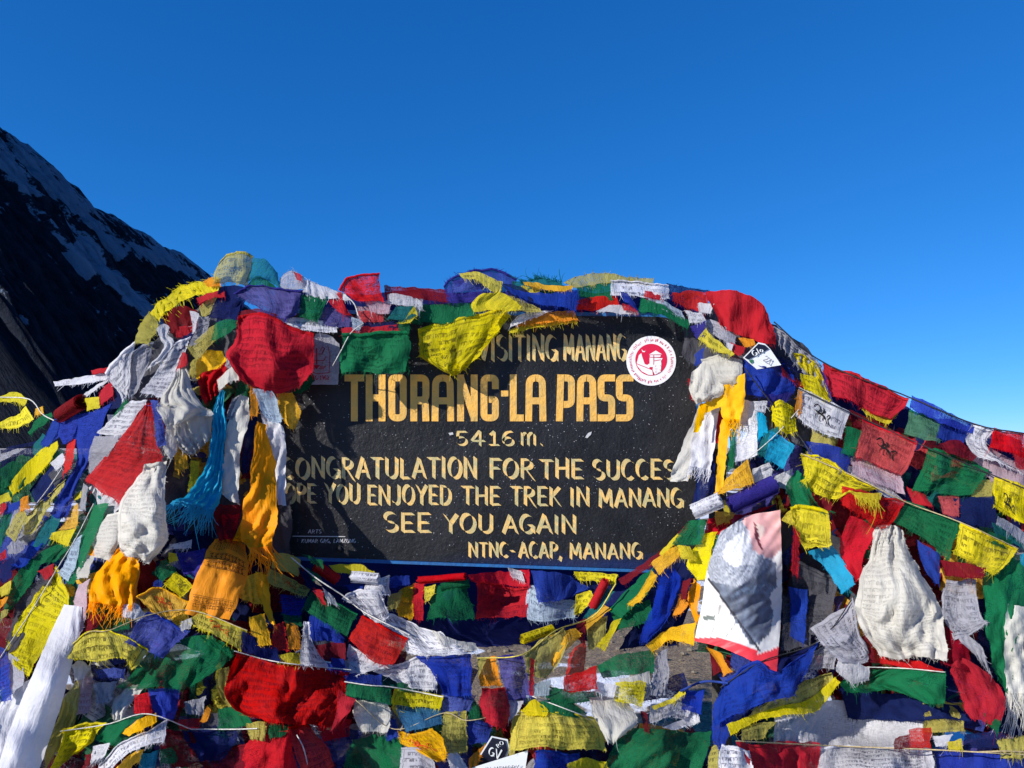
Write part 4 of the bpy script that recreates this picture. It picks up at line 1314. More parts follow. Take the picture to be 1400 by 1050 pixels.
# right of the sign and right crest
FLAGS_D = """
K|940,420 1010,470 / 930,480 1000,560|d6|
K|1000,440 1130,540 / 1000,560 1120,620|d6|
R|965,400 990,398 1019,400 1042,420 1060,440 / 975,420 1000,425 1035,440 1061,456 / 985,441 1005,455 1030,465 1062,471|w50 a12 q1|big plain red flag at the right end of the crest;the big red crest flag
W|953,414 976,415 / 956,426 972,428||
W2|935,426 960,430 / 942,442 966,442||
S2|962,437 980,440 1006,460 / 964,452 985,463 1004,476||grey printed flag under the left edge of the big red crest flag;the grey flag by the big red one
P|944,446 966,438 / 950,464 962,460||
O|1010,461 1032,465 / 1018,476 1032,472||
R|1000,469 1019,475 / 998,486 1012,488||
W|994,468 1003,470 / 992,486 999,486||
Y1|967,448 974,460 1004,484 / 954,463 975,478 998,488||curved yellow flag hooking down beside the sign's upper right corner;the hooked yellow flag
S3|1056,443 1075,457 1100,479 1124,500 / 1062,466 1080,488 1102,512 1130,532|w14 a12 t3 f4|grey frayed flag running down the right crest;the frayed grey crest flag
Y3|1085,480 1105,488 1126,514 / 1094,500 1110,514 1137,546|w14 a11|
B|948,485 962,475 / 950,500 960,494||
N|1064,488 1088,498 1106,516 / 1074,508 1094,522||
B2|1018,488 1040,498 1070,498 / 1018,515 1050,518 1089,521 / 1018,537 1045,541 1087,539||blue printed flag hanging right below the small black and white plate;the blue flag below the plate
R|1066,498 1080,513 1106,526 / 1069,512 1100,531||
Y3|1094,510 1116,518 1136,546 / 1098,530 1120,542 1133,549||
P|1046,540 1082,537 / 1050,558 1066,562||
W1|1030,548 1048,547 / 1034,562 1048,564||
R|940,517 949,520 / 944,546 953,549||
E1|958,490 985,486 1013,494 / 966,512 1014,508 / 984,530 1008,522|b2|
E|948,508 965,497 986,515 / 944,530 965,536 991,535 / 954,550 976,548|b2 a10 w18 c1.8|cream white cloth ballooning beside the red sticker's right;the cream balloon beside the sign
W|1012,545 1036,550 / 1005,582 1036,582 / 1002,632 1036,622|a4|white banner with small printed windows beside the cyan cloth;the white banner with windows
C|1036,558 1048,570 / 1036,602 1050,592||
Ts|1044,590 1066,580 / 1034,622 1054,632||
C1|1056,588 1085,608 / 1046,626 1070,642||cyan checked flag right of the white banner with windows;the checked cyan flag
R|975,570 988,560 / 973,606 986,606||
N|950,645 980,620 / 946,692 976,686||
G|998,588 1005,580 / 996,612 1004,610 / 992,646 1003,640||
Ek|955,560 986,554 / 936,602 966,606 / 920,640 946,641 / 916,656 940,658||cream silk scarf hanging along the sign's right edge;the cream scarf at the sign's right
Wk|962,568 984,565 / 945,605 976,610 / 940,640 972,642|f12|white silk scarf with short tassels right of the cream scarf;the tasselled white scarf
Ak|986,574 1001,574 / 980,625 993,625 / 978,672 989,672||
Ak|956,552 975,545 992,539 / 958,564 976,560 993,554||
Ak|955,554 966,552 / 952,572 962,572 / 948,592 955,592||
Ak|990,518 1016,513 / 985,555 1018,550 / 988,576 1012,574|f20|golden tasselled scarf end knotted right of the sign;the golden tassel
Y3|1051,556 1065,549 1087,560 / 1055,576 1075,592 1092,591|f8 b2|yellow frayed dome-shaped flag below the blue flag right of sign;the frayed yellow dome
W1|1028,640 1052,632 / 1030,662 1056,656||
A1|1022,626 1000,648 976,676 / 1031,661 1010,667 982,677|a3|orange triangle of cloth above the two rolled flags;the orange triangle
W|1060,650 1084,642 / 1060,668 1080,672|w10 f8|
""".strip().split('\n')

# the strings running down to the right
FLAGS_E = """
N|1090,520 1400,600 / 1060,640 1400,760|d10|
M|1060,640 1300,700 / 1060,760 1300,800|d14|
L|1120,560 1150,575 / 1100,620 1140,620|d2|
B|1098,604 1130,606 1166,622 / 1104,622 1130,630 1158,648||blue flag behind the white horse flag's lower edge;the blue flag under the white horse flag
G|1155,584 1178,589 / 1151,620 1169,623||
M|1160,560 1215,580 / 1165,580 1210,595||
Y|1172,550 1200,562 1230,562 / 1182,566 1205,577 1216,580|f6|
R1|1125,496 1165,510 1205,527 1242,543 / 1130,520 1165,535 1200,552 1236,557 / 1136,545 1165,551 1195,565 1216,574|w60 q1|red flag along the right skyline with gold fringe below;the red skyline flag
P|1120,502 1127,510 / 1132,541 1138,547||
G1s|1242,558 1270,566 1290,580 / 1238,592 1265,602 1284,607|f4|
B|1287,579 1322,592 / 1281,599 1318,607||
B|1247,541 1290,560 1333,580 / 1243,557 1285,578 1329,593||deep blue flag stretched along the right skyline;the deep blue skyline flag
X|1325,600 1400,640 / 1325,640 1400,680|d2 f5|
W1|1330,581 1362,587 / 1320,603 1352,613 / 1334,622 1375,636 1399,650|f7|white frayed flag below the right skyline, left of framed red flag;the frayed white flag at right
R1|1360,585 1402,593 / 1350,613 1402,624||red framed flag at the far right skyline;the framed red flag
R|1385,615 1402,620 / 1390,640 1402,642||
M3|1284,606 1310,602 1336,624 / 1290,617 1330,630||
Lg|1325,660 1362,654 / 1328,680 1356,682||
R|1238,664 1265,678 / 1248,692 1276,692||
R2|1283,678 1312,678 / 1288,702 1314,707||
N|1302,680 1358,678 / 1308,712 1362,722||
G2s|1269,610 1310,625 1352,643 / 1258,640 1300,655 1342,661 / 1245,666 1285,674 1331,678|f7 r7|sheer green printed flag in the middle of the upper right string;the green horse flag on the string
W3|1158,634 1200,655 1242,690 / 1159,644 1195,669 1230,692|f6|
X1|1160,628 1186,624 1232,648 / 1165,646 1200,661 1240,678|f6|
R4|1178,570 1215,588 1255,605 / 1175,597 1208,615 1244,630 / 1170,625 1200,638 1231,650|a5 r4|red flag printed with a black horse on the right string;the red horse flag
W4|1092,530 1125,545 1161,564 / 1088,569 1118,590 1149,600|a5|white flag printed with a black horse at the upper right;the white horse flag
O|1091,532 1098,535 / 1086,560 1092,567||
Y4|1361,650 1402,667 / 1356,681 1402,702 / 1357,694 1402,716|a5|yellow flag printed with a horse cut off by the right edge;the yellow horse flag at right edge
T|1355,714 1402,735 / 1360,731 1402,752||
S|1364,704 1402,730 / 1362,717 1402,745||
G|1352,726 1385,738 / 1350,740 1380,752||
Y1|1096,620 1128,626 1165,650 1205,671 / 1100,640 1125,650 1150,660 1188,670 / 1093,656 1115,673 1140,681 1157,674|f5|pale yellow printed flag on the lower right string, first from the sign;the pale yellow string flag
R3s|1152,663 1195,674 1238,686 / 1150,681 1185,701 1223,713 / 1150,690 1180,709 1206,724|a5|red gauzy flag between pale yellow and green on the lower string;the gauzy red string flag
G2|1238,686 1275,700 1313,714 / 1230,700 1268,720 1305,740 / 1221,713 1262,736 1298,766|a4|green printed flag above the big white bag-like cloth;the green string flag above the bag
Y2|1312,714 1350,730 1392,750 / 1306,744 1340,765 1376,772 / 1304,758 1330,771 1358,786|a4 f6|yellow printed flag at the right end of the lower string;the yellow string flag
Y|1160,672 1180,674 1205,675 / 1165,678 1185,681 1203,684|f14 d-.4|
""".strip().split('\n')

FLAGS_F = """
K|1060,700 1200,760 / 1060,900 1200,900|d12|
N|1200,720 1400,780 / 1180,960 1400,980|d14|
W|1062,985 1110,962 1160,957 1265,962 / 1058,1000 1110,1000 1262,1000 / 1058,1024 1110,1026 1268,1028|a5 d2 e1|smooth white sheet in the shade above the bottom red flag;the shaded white sheet
L1|1262,962 1320,960 / 1264,1002 1320,1000|d4|
K1|1085,760 1145,790 / 1085,840 1140,835 / 1108,872 1160,852|d3|dark grey printed flag in the shade below the cyan strip;the shaded dark flag
K|1066,810 1105,830 / 1068,888 1105,882|d3|
B|1078,800 1105,806 / 1080,870 1100,880|d2|
N|1060,905 1095,890 1120,878 / 1064,922 1085,916||
S1|1100,895 1145,880 / 1100,915 1140,915|d3|
R|1161,706 1198,723 / 1148,758 1184,758 / 1170,796 1177,790||red triangular flag left of the big white bag-like cloth;the red triangle beside the bag
G|1090,640 1106,662 / 1074,666 1122,690 / 1084,692 1138,702|f8 a13|
Y3|1076,700 1096,690 / 1068,710 1090,722||
Y1|1080,694 1096,690 1131,700 / 1085,716 1096,735 1139,738 / 1100,753 1136,746|a5|yellow line-printed flag above the cyan strip, right of the portrait banner;the lined yellow flag
R|1084,718 1094,730 / 1082,780 1092,790||
C|1105,753 1137,743 / 1135,786 1159,776 / 1150,813 1171,798||cyan blue strip hanging below the lined yellow flag;the cyan strip
B|1255,740 1286,757 / 1258,770 1286,776 / 1274,798 1282,798||blue triangular flag peeking out right of the bag-like cloth;the blue triangle by the bag
M|1286,765 1346,776 / 1292,786 1342,792||
S2|1290,790 1336,795 / 1290,840 1342,842 / 1305,872 1352,852||grey circle-printed flag in the shade right of the bag-like cloth;the grey circle-printed flag
S|1300,850 1322,866 / 1318,880 1340,885 / 1340,905 1356,926|w10 f6|
M|1290,860 1320,880 / 1285,905 1330,920||
R|1184,884 1225,894 1288,914 / 1194,906 1240,913 1292,919||
M|1180,860 1192,860 / 1186,905 1196,905||
G|1345,784 1375,760 1402,754 / 1345,830 1375,830 1400,822 / 1354,900 1375,905 1388,900 / 1362,925 1375,946 1384,952||long dark green cloth hanging at the right edge behind the tasselled scarf;the long green cloth at right
C|1393,758 1402,755 / 1395,771 1402,776||
N|1150,940 1290,950 / 1160,985 1330,985|d5|
G|1185,912 1235,915 1292,920 / 1150,930 1210,929 1291,942 / 1158,946 1215,944 1262,961 1291,960||wide green flag under the big white bag-like cloth;the green flag under the bag
W|1145,905 1165,902 1187,912 / 1142,918 1165,932 1187,930|b1|
S1|1168,814 1171,850 1188,892 / 1140,840 1156,872 1185,906 / 1110,862 1126,881 1146,906||pink-tinted grey printed flag left of the bag-like cloth;the grey printed flag by the bag
E3|1203,720 1218,719 1232,728 / 1188,758 1215,755 1248,765 / 1170,818 1225,822 1284,822 / 1174,856 1225,868 1293,858 / 1204,896 1245,900 1294,904|b3.2 a10 w38 f5 c2.3|big cream white bag-like cloth bulging at the lower right;the big bag-like cloth
R|1299,918 1321,902 1366,935 / 1315,950 1345,955 1378,960 / 1327,981 1350,986 1370,992|f6|red flag with frayed bottom between bag-like cloth and right tassels;the red flag by the right tassels
G|1343,975 1369,985 / 1350,990 1366,1004||
N|1318,1003 1378,1003 / 1318,1024 1374,1024||
R|1244,999 1272,994 / 1243,1023 1272,1023|b1|
W|1275,1004 1302,1004 / 1279,1022 1296,1020|w10|
Y|1297,1014 1317,1009 / 1297,1025 1317,1025||
M|1222,1010 1245,1005 / 1222,1024 1242,1024||
L|1365,1014 1402,1004 / 1368,1036 1402,1036|w10 t5 f6|
B|1274,1025 1330,1028 1402,1034 / 1280,1042 1330,1045 1402,1048 / 1285,1066 1330,1066 1402,1066||blue flag along the bottom edge at the right corner;the blue bottom corner flag
W3|1121,1020 1200,1022 1276,1025 / 1118,1042 1200,1044 1280,1046 / 1118,1066 1200,1066 1280,1066||white printed flag along the bottom edge left of the blue corner flag;the white bottom flag
R|1006,1013 1060,1015 1122,1018 / 1018,1034 1070,1036 1120,1038 / 1032,1066 1075,1066 1118,1066||bright red flag along the bottom edge, left of the white one;the red bottom flag
Ek|1378,824 1402,828 / 1374,880 1402,882 / 1376,946 1402,948|f55|cream silk scarf with long tassels at the right edge;the tasselled scarf at the right edge
""".strip().split('\n')  # narrow navy piece above the crumpled blue flag is shadow laid in as colour

# lower middle and lower right of the sign
FLAGS_G = """
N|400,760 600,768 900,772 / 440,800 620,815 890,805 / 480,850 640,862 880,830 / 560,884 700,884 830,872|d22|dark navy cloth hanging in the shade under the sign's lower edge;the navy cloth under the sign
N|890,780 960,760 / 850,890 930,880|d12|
Y|450,773 490,771 511,781 / 459,783 490,784 511,788||
Y1|784,781 845,785 / 790,793 842,798||
B|531,789 560,787 / 531,804 561,800||
B|468,800 497,797 / 478,808 497,809||
W1|500,798 531,787 / 498,812 533,816||white crumpled flag under the white rolled flag below the sign;the white flag under the white roll
A|545,806 569,796 / 540,830 565,835 / 545,842 563,846||amber flag in the row just below the sign;the amber flag below the sign
L|530,815 549,810 / 528,834 546,832||
R|566,797 581,795 / 565,846 579,849||narrow red flag right of the amber one below the sign;the narrow red flag below the sign
Y2|580,800 596,798 / 581,824 589,822||
Gs|598,800 641,798 / 584,830 643,825 / 582,848 648,848||green flag hanging in the row just below the sign;the green flag below the sign
R1|652,794 690,798 721,803 / 651,820 688,822 720,822 / 651,846 685,845 720,843|f4|bright red square flag hanging below the sign's middle;the bright red square flag
R|639,787 680,782 724,780 / 645,796 685,799 724,804|w16|
W1|693,777 711,782 / 700,793 716,796||
Q2|722,798 750,814 788,820 / 720,824 750,832 786,832 / 720,846 750,849 786,844|f7|pale blue fringed flag with dark brush print below the sign;the pale blue fringed flag
B|727,780 765,785 806,802 / 731,805 765,816 788,812 / 738,823 760,822 778,817||blue flag draped over the pale blue fringed one below the sign;the blue flag below the sign
N|806,795 840,796 / 800,818 836,815|d3|
Y1|788,814 804,807 813,813 / 783,843 797,838||
T|828,804 841,809 / 795,846 806,851||
G|835,838 862,830 888,818 / 843,862 870,856 892,846||
L1|800,850 832,843 / 804,888 826,882||
Y|838,848 849,844 / 826,868 838,868 / 814,882 828,890|w8 f4|
A|826,827 835,832 / 812,840 820,846 / 796,850 803,860||
M|790,850 802,846 / 784,872 800,880||
M|942,712 905,752 845,793 / 940,724 912,758 852,799||
Y|928,727 900,757 / 933,732 905,761||
N|895,790 940,790 / 870,870 920,860|d4|
Bs|905,785 925,774 934,790 / 890,830 912,836 926,815 / 874,879 890,873 916,840||dusty blue gauze below the sign's lower right corner;the dusty blue gauze
G|895,776 865,800 832,836 / 895,792 880,816 850,846|w16|long green flag gathered along the string below the sign's right corner;the gathered green flag
A|892,778 899,785 / 872,812 890,806 / 858,824 866,829||
O|930,812 942,826 / 921,843 933,840||
O|948,790 958,800 / 940,820 954,836 / 950,852 958,842||
M|934,795 944,790 / 930,820 938,818||
A|890,770 915,750 932,744 / 900,786 920,769 931,756|f6|
Y|928,745 946,748 / 930,766 950,766|b1|
Y|962,729 981,727 / 938,772 970,766 / 954,794 967,791||yellow flag left of the portrait banner;the yellow flag by the portrait
R|968,708 1016,704 1062,688 / 966,731 990,729 1032,708||
A1|977,700 1006,700 / 981,719 1001,709||
G|941,711 968,712 / 918,744 957,745|a4|plain green flag under the white rolled flag at the sign's right;the green flag under the white roll
A|885,882 910,862 952,851 / 892,892 915,876 949,883|f5 b1|amber frayed flag arching over the gravel gap;the arching amber flag
G|815,911 850,895 895,889 / 824,926 860,922 894,923||green flag spanning the gravel gap below the sign;the green flag over the gap
S|898,891 913,887 / 892,920 914,920 / 879,951 911,951|w7 f5|grey gathered flag hanging in the gravel gap;the gathered grey flag
E|846,927 888,918 / 850,940 890,938|w10 f5|
N|862,936 936,920 / 872,960 940,950|d4|
Y3|840,932 883,933 / 842,960 880,967|f5|yellow dense-printed flag above the white cone of cloth;the dense yellow flag
W1|888,964 923,959 / 888,988 921,979||
W2|924,960 958,968 / 920,980 952,986||
W|905,995 956,976 / 922,998 958,988||
B|935,943 961,945 / 933,969 959,976||small square blue flag in front of the dark post;the square blue flag at the post
Y|890,966 915,956 936,941 / 894,970 918,962 937,949|w8|
M|876,972 886,975 / 880,1000 886,1002|w6|
R3s|776,893 800,872 / 772,916 799,900 / 774,938 796,926|f4|
G|735,934 780,945 832,944 / 736,948 770,962 822,958||
G|733,960 772,955 802,976 / 740,972 790,982||
Q|716,938 752,930 / 720,955 750,950||
W|816,930 845,938 / 812,945 840,954||
R2|770,926 792,918 816,911 / 770,944 790,945 818,942||red flag pointing left, right of the violet printed one;the red pointed flag
E|806,955 830,949 862,966 / 813,984 840,985 869,986 / 829,1019 840,1016 852,1007|b4|cream white cone of cloth right of the big yellow printed flag;the cream white cone
A|750,868 786,860 / 756,888 792,874 / 755,910 768,898||
L1|715,895 742,876 770,860 / 719,910 745,893 778,878 / 722,919 745,926 760,908||olive printed flag on the string left of the gravel gap;the olive string flag
O|666,899 679,897 / 657,925 683,925 / 657,939 686,939||small orange flag above the red pouch-like one at bottom middle;the small orange flag
L|653,899 667,898 / 654,926 660,912||
P1|680,899 714,895 / 685,925 721,923 / 695,957 727,953||violet printed flag between orange and olive flags, bottom middle;the violet printed flag
R|726,900 730,902 / 724,950 730,952||
B3|637,984 674,988 / 640,1018 669,1018||
G|636,970 657,959 / 640,982 657,986||
W|690,955 715,958 / 694,985 705,975||
R1|657,941 690,939 / 655,966 697,968 / 664,989 692,999|b2|red pouch-like flag hanging at bottom middle;the red pouch-like flag
O|640,1036 668,1013 / 640,1052 652,1046||
Y|714,971 729,956 750,973 / 718,978 748,980||
B2|732,1028 792,1028 / 728,1066 782,1066||
Y|775,1045 802,1034 832,1042 / 778,1066 832,1066||
Y1|704,972 740,970 775,973 808,980 / 698,998 740,1000 785,1002 826,1005 / 694,1024 740,1023 790,1024 830,1027|a5 f3|big yellow flag with clear lines of script at bottom middle;the big yellow script flag
L1|974,1021 984,1017 / 964,1066 984,1066||
W1|985,1021 1022,1025 / 984,1066 1036,1066||
G|865,996 920,1000 973,1000 / 838,1021 900,1026 968,1026 / 816,1066 880,1066 950,1066||large plain green flag at the bottom right of centre;the large green bottom flag
B2|1000,880 1028,885 / 998,910 1020,925|d3|
O|965,884 985,894 / 982,912 996,914 / 988,927 1001,919||
B|972,985 1002,980 / 974,1010 992,1016 / 984,1024 993,1022|f8 w10|
L1|1028,966 1075,946 1100,930 1136,920 / 1018,984 1075,967 1110,956 1140,931||
L1|1012,996 1040,986 1062,986 / 1014,1012 1040,1010 1046,1002||
W|1058,976 1098,967 / 1060,988 1092,978||
Y|993,990 1025,979 1070,964 1110,954 1141,924 / 1000,1005 1030,988 1080,976 1118,971 1148,932|f4|yellow flag with fringed hem under the crumpled blue flag at lower right;the yellow fringed flag
B2|984,940 1000,924 1035,907 1060,920 1090,904 1120,876 / 974,965 1010,945 1045,938 1075,935 1106,914 / 974,992 1005,976 1040,962 1080,954 1092,938||crumpled blue printed flag below the portrait banner;the blue flag below the portrait
""".strip().split('\n')  # olive piece above the fringed yellow flag: its inner shade given as colour

# lower left: scarves beside the sign and the heap below them
FLAGS_H = """
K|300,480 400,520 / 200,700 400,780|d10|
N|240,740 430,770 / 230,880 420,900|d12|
M|290,690 332,690 / 298,742 322,742||
S1|318,546 333,538 / 309,572 319,574||
O|341,527 353,532 / 340,567 353,570||
N|335,560 352,570 / 330,650 348,640|d1|
A|378,537 399,538 / 385,566 411,562 / 394,586 401,586||amber flag tip poking out beside the sign's left side;the amber tip beside the sign
Wk|354,560 373,575 / 360,592 386,586 / 370,616 391,612 / 376,642 391,646 / 380,690 392,692||white silk scarf twisting down the sign's left side;the white scarf at the sign's left
Q1|346,530 373,535 / 357,560 383,561 / 368,576 386,576|a4|pale blue printed cloth at the top of the left white scarf;the pale blue cloth by the scarf
Ek|328,539 341,545 / 312,576 339,576 / 305,620 328,621 / 302,665 326,666 / 310,682 326,692||cream silk scarf between the cyan scarf and the orange scarf;the middle cream scarf
R2|303,702 327,702 / 308,739 323,739||
A|240,610 251,612 / 238,641 259,641|w8 f8|
Y|262,630 273,630 / 257,671 271,676||
E|228,581 241,579 / 224,606 243,606 / 221,613 233,632||
E|245,569 265,564 293,567 / 241,601 265,602 286,601 / 247,619 260,623 271,616|w13 a14|cream pleated cloth left of the cyan scarf's top;the pleated cream cloth
E|238,513 258,506 / 219,550 263,534 / 216,562 250,556 294,566 / 231,586 240,577 270,570|b2.2 c1.8|cream white cloth swelling above the cyan scarf;the swelling cream cloth
E|297,520 318,501 329,512 / 299,533 316,523 326,520||
Ck|299,533 308,534 / 291,567 308,570 / 283,611 308,616 / 274,646 306,646 / 256,676 303,681 / 236,686 296,700|f26 w16|bright cyan silk scarf with shaggy end, left of the sign;the cyan silk scarf
B1|206,547 216,549 / 214,611 229,607||
W1|178,548 199,546 / 155,570 191,572 / 132,592 180,596|a4|white printed triangle above the large red pendant flag;the white triangle
S|132,593 166,595 / 121,625 150,623 / 120,646 129,652||grey shaded flag left of the large red pendant flag;the grey shaded flag
R1|197,552 207,549 / 168,595 214,598 / 140,626 218,632 / 117,656 166,691|a6 w90|large red pendant flag hanging on the left side of the heap;the large red pendant flag
E3|150,704 168,700 / 129,736 166,736 / 127,764 151,766|b3|
E3|196,634 226,632 / 168,690 228,692 / 162,738 226,740 / 172,760 206,772|b2.2 a10 w30 c2.2|cream white bag-like cloth under the large red pendant flag;the left bag-like cloth
E|120,738 132,745 / 104,790 120,790|f5|
O1k|128,745 150,740 / 120,760 150,760|d2|
G|128,689 149,690 / 112,735 131,736 / 95,776 111,776 / 88,796 100,800|f5|long green strip hanging left of the orange scarf bundle;the long green strip
Q1|103,736 114,732 / 89,766 104,769 / 79,781 91,796||
G|160,845 176,845 / 154,863 176,863||
R|118,815 129,799 / 116,838 126,832||
M|120,842 148,839 / 110,868 132,857||
Ok|164,749 186,767 / 148,765 186,778 / 129,790 184,795 / 124,826 181,826|f17 w18|bright orange silk scarf bundle with tassels at the left;the orange scarf bundle
X|108,800 122,790 / 96,840 116,838 / 92,900 108,880||
Y1|76,775 96,815 / 50,810 90,836 / 20,850 70,866 / 7,886 50,906 / 18,908 40,926|a5|long yellow printed flag slanting to the lower left corner;the long yellow corner flag
B3|0,884 10,890 / 0,916 13,906||
S|10,894 29,904 / 11,926 34,931 / 8,952 20,946||
B3|0,914 13,905 / 0,960 15,956|f5|
Wk|22,938 58,922 / -8,975 50,975 / -14,1020 36,1025 / -14,1066 20,1066|w60 a4|pale white sheet behind the broad white scarf in the corner;the white sheet in the corner
Wk|88,826 112,830 / 68,868 107,878 / 52,905 98,908 / 32,950 84,962 / 9,1010 66,1016 / -8,1066 49,1066|b3 w70 a3 e.8|broad smooth white scarf running into the lower left corner;the broad white scarf
W|98,909 112,904 123,915 / 102,929 113,926||
N|125,908 172,912 / 128,930 160,935|d2|
B2|128,914 171,914 / 134,926 169,928||
X1|114,924 129,924 / 101,976 121,972|d1|
S|128,934 162,930 / 129,962 152,957|w10 f6|
L|80,960 110,930 / 60,1050 100,1000|d4|
E|178,937 209,937 / 159,951 186,951 / 152,969 173,969 / 154,984 166,984|w14|cream white scarf end curling below the big green flag;the curling cream scarf
R3|184,949 206,949 / 184,977 209,977||
B|205,940 247,937 / 210,962 241,963 / 213,979 235,983||plain bright blue flag hanging under the big green flag;the bright blue flag under the green
Y1|83,895 120,865 148,862 178,874 201,890 / 95,903 125,903 160,900 175,906 183,920||yellow flag lying across the broad white scarf's edge, below the orange bundle;the yellow flag by the broad scarf
Gs|188,905 230,879 278,871 321,888 / 178,926 225,911 270,901 313,906 / 164,939 210,939 245,939 276,926|a9|big sheer green flag at the lower left;the big green flag
G|270,869 312,884 / 284,882 316,896||
W|165,827 185,824 201,842 / 167,841 191,849|w12|
B|211,794 221,789 / 209,801 223,803||
P1|240,757 281,751 / 250,785 275,797||violet blue flag left of the orange script scarf;the violet flag by the orange scarf
G1|228,762 243,780 / 209,783 222,796||small dark green flag right of the orange scarf bundle;the small green flag by the bundle
Y|230,754 241,757 / 230,769 243,766||
Y4|242,781 264,801 / 224,798 247,818|a3|small yellow square flag with black print near the orange script scarf;the small yellow square
Y1|232,846 256,829 / 237,854 259,846||
A4|187,816 216,802 257,822 / 205,834 229,846 246,840|a5|golden printed flag with orange emblem, left of orange script scarf;the golden emblem flag
B1|203,841 230,849 263,862 / 186,855 220,868 246,876 / 172,876 200,889 222,899|a5|blue printed flag lying on the big green flag;the blue flag on the green
L|370,754 412,764 / 372,777 409,787||
N|408,777 427,790 / 420,802 442,814||
G|412,756 441,767 / 425,770 441,777||
G|418,774 437,785 / 428,794 440,792||
B1|384,811 416,815 / 385,840 413,841||
G|384,840 412,842 / 390,854 413,857||
O|390,850 407,855 / 395,888 412,888||
R|372,855 387,850 / 371,888 397,888||red cloth below the orange scarf's tassels;the red cloth under the tassels
A|340,845 363,840 / 350,884 372,884||
A|335,788 357,784 / 329,817 362,828|a12 w12|
Ak|349,780 366,785 / 360,830 373,835 / 370,852 376,857|f10|
L4|368,777 395,790 426,806 / 366,797 392,807 419,816|a3|pale gold printed strip pointing right from the orange scarf;the pale gold strip
O1k|335,694 354,700 / 321,740 346,742||
Ok|350,576 364,582 / 345,632 374,626 / 334,696 379,697 / 329,732 377,728 / 340,746 374,750|f30 w26|long bright orange silk scarf with tassels left of the sign;the long orange scarf
E|247,849 263,844 / 249,863 263,859||
Ok|293,739 322,738 337,745 / 282,757 315,760 342,770 / 268,792 300,802 330,808 / 255,837 285,843 314,850|w60 a6 z1|orange silk scarf panel with a band of script;the orange script scarf
W1|231,744 262,738 / 232,752 262,750||
Y4|268,833 300,845 339,862 / 264,844 297,857 334,874 / 259,854 293,869 331,890|a4|yellow flag with a red emblem below the orange script scarf;the yellow red-emblem flag
N|332,860 380,885 / 330,890 382,905||
Y|380,895 408,892 / 378,908 410,908||
""".strip().split('\n')

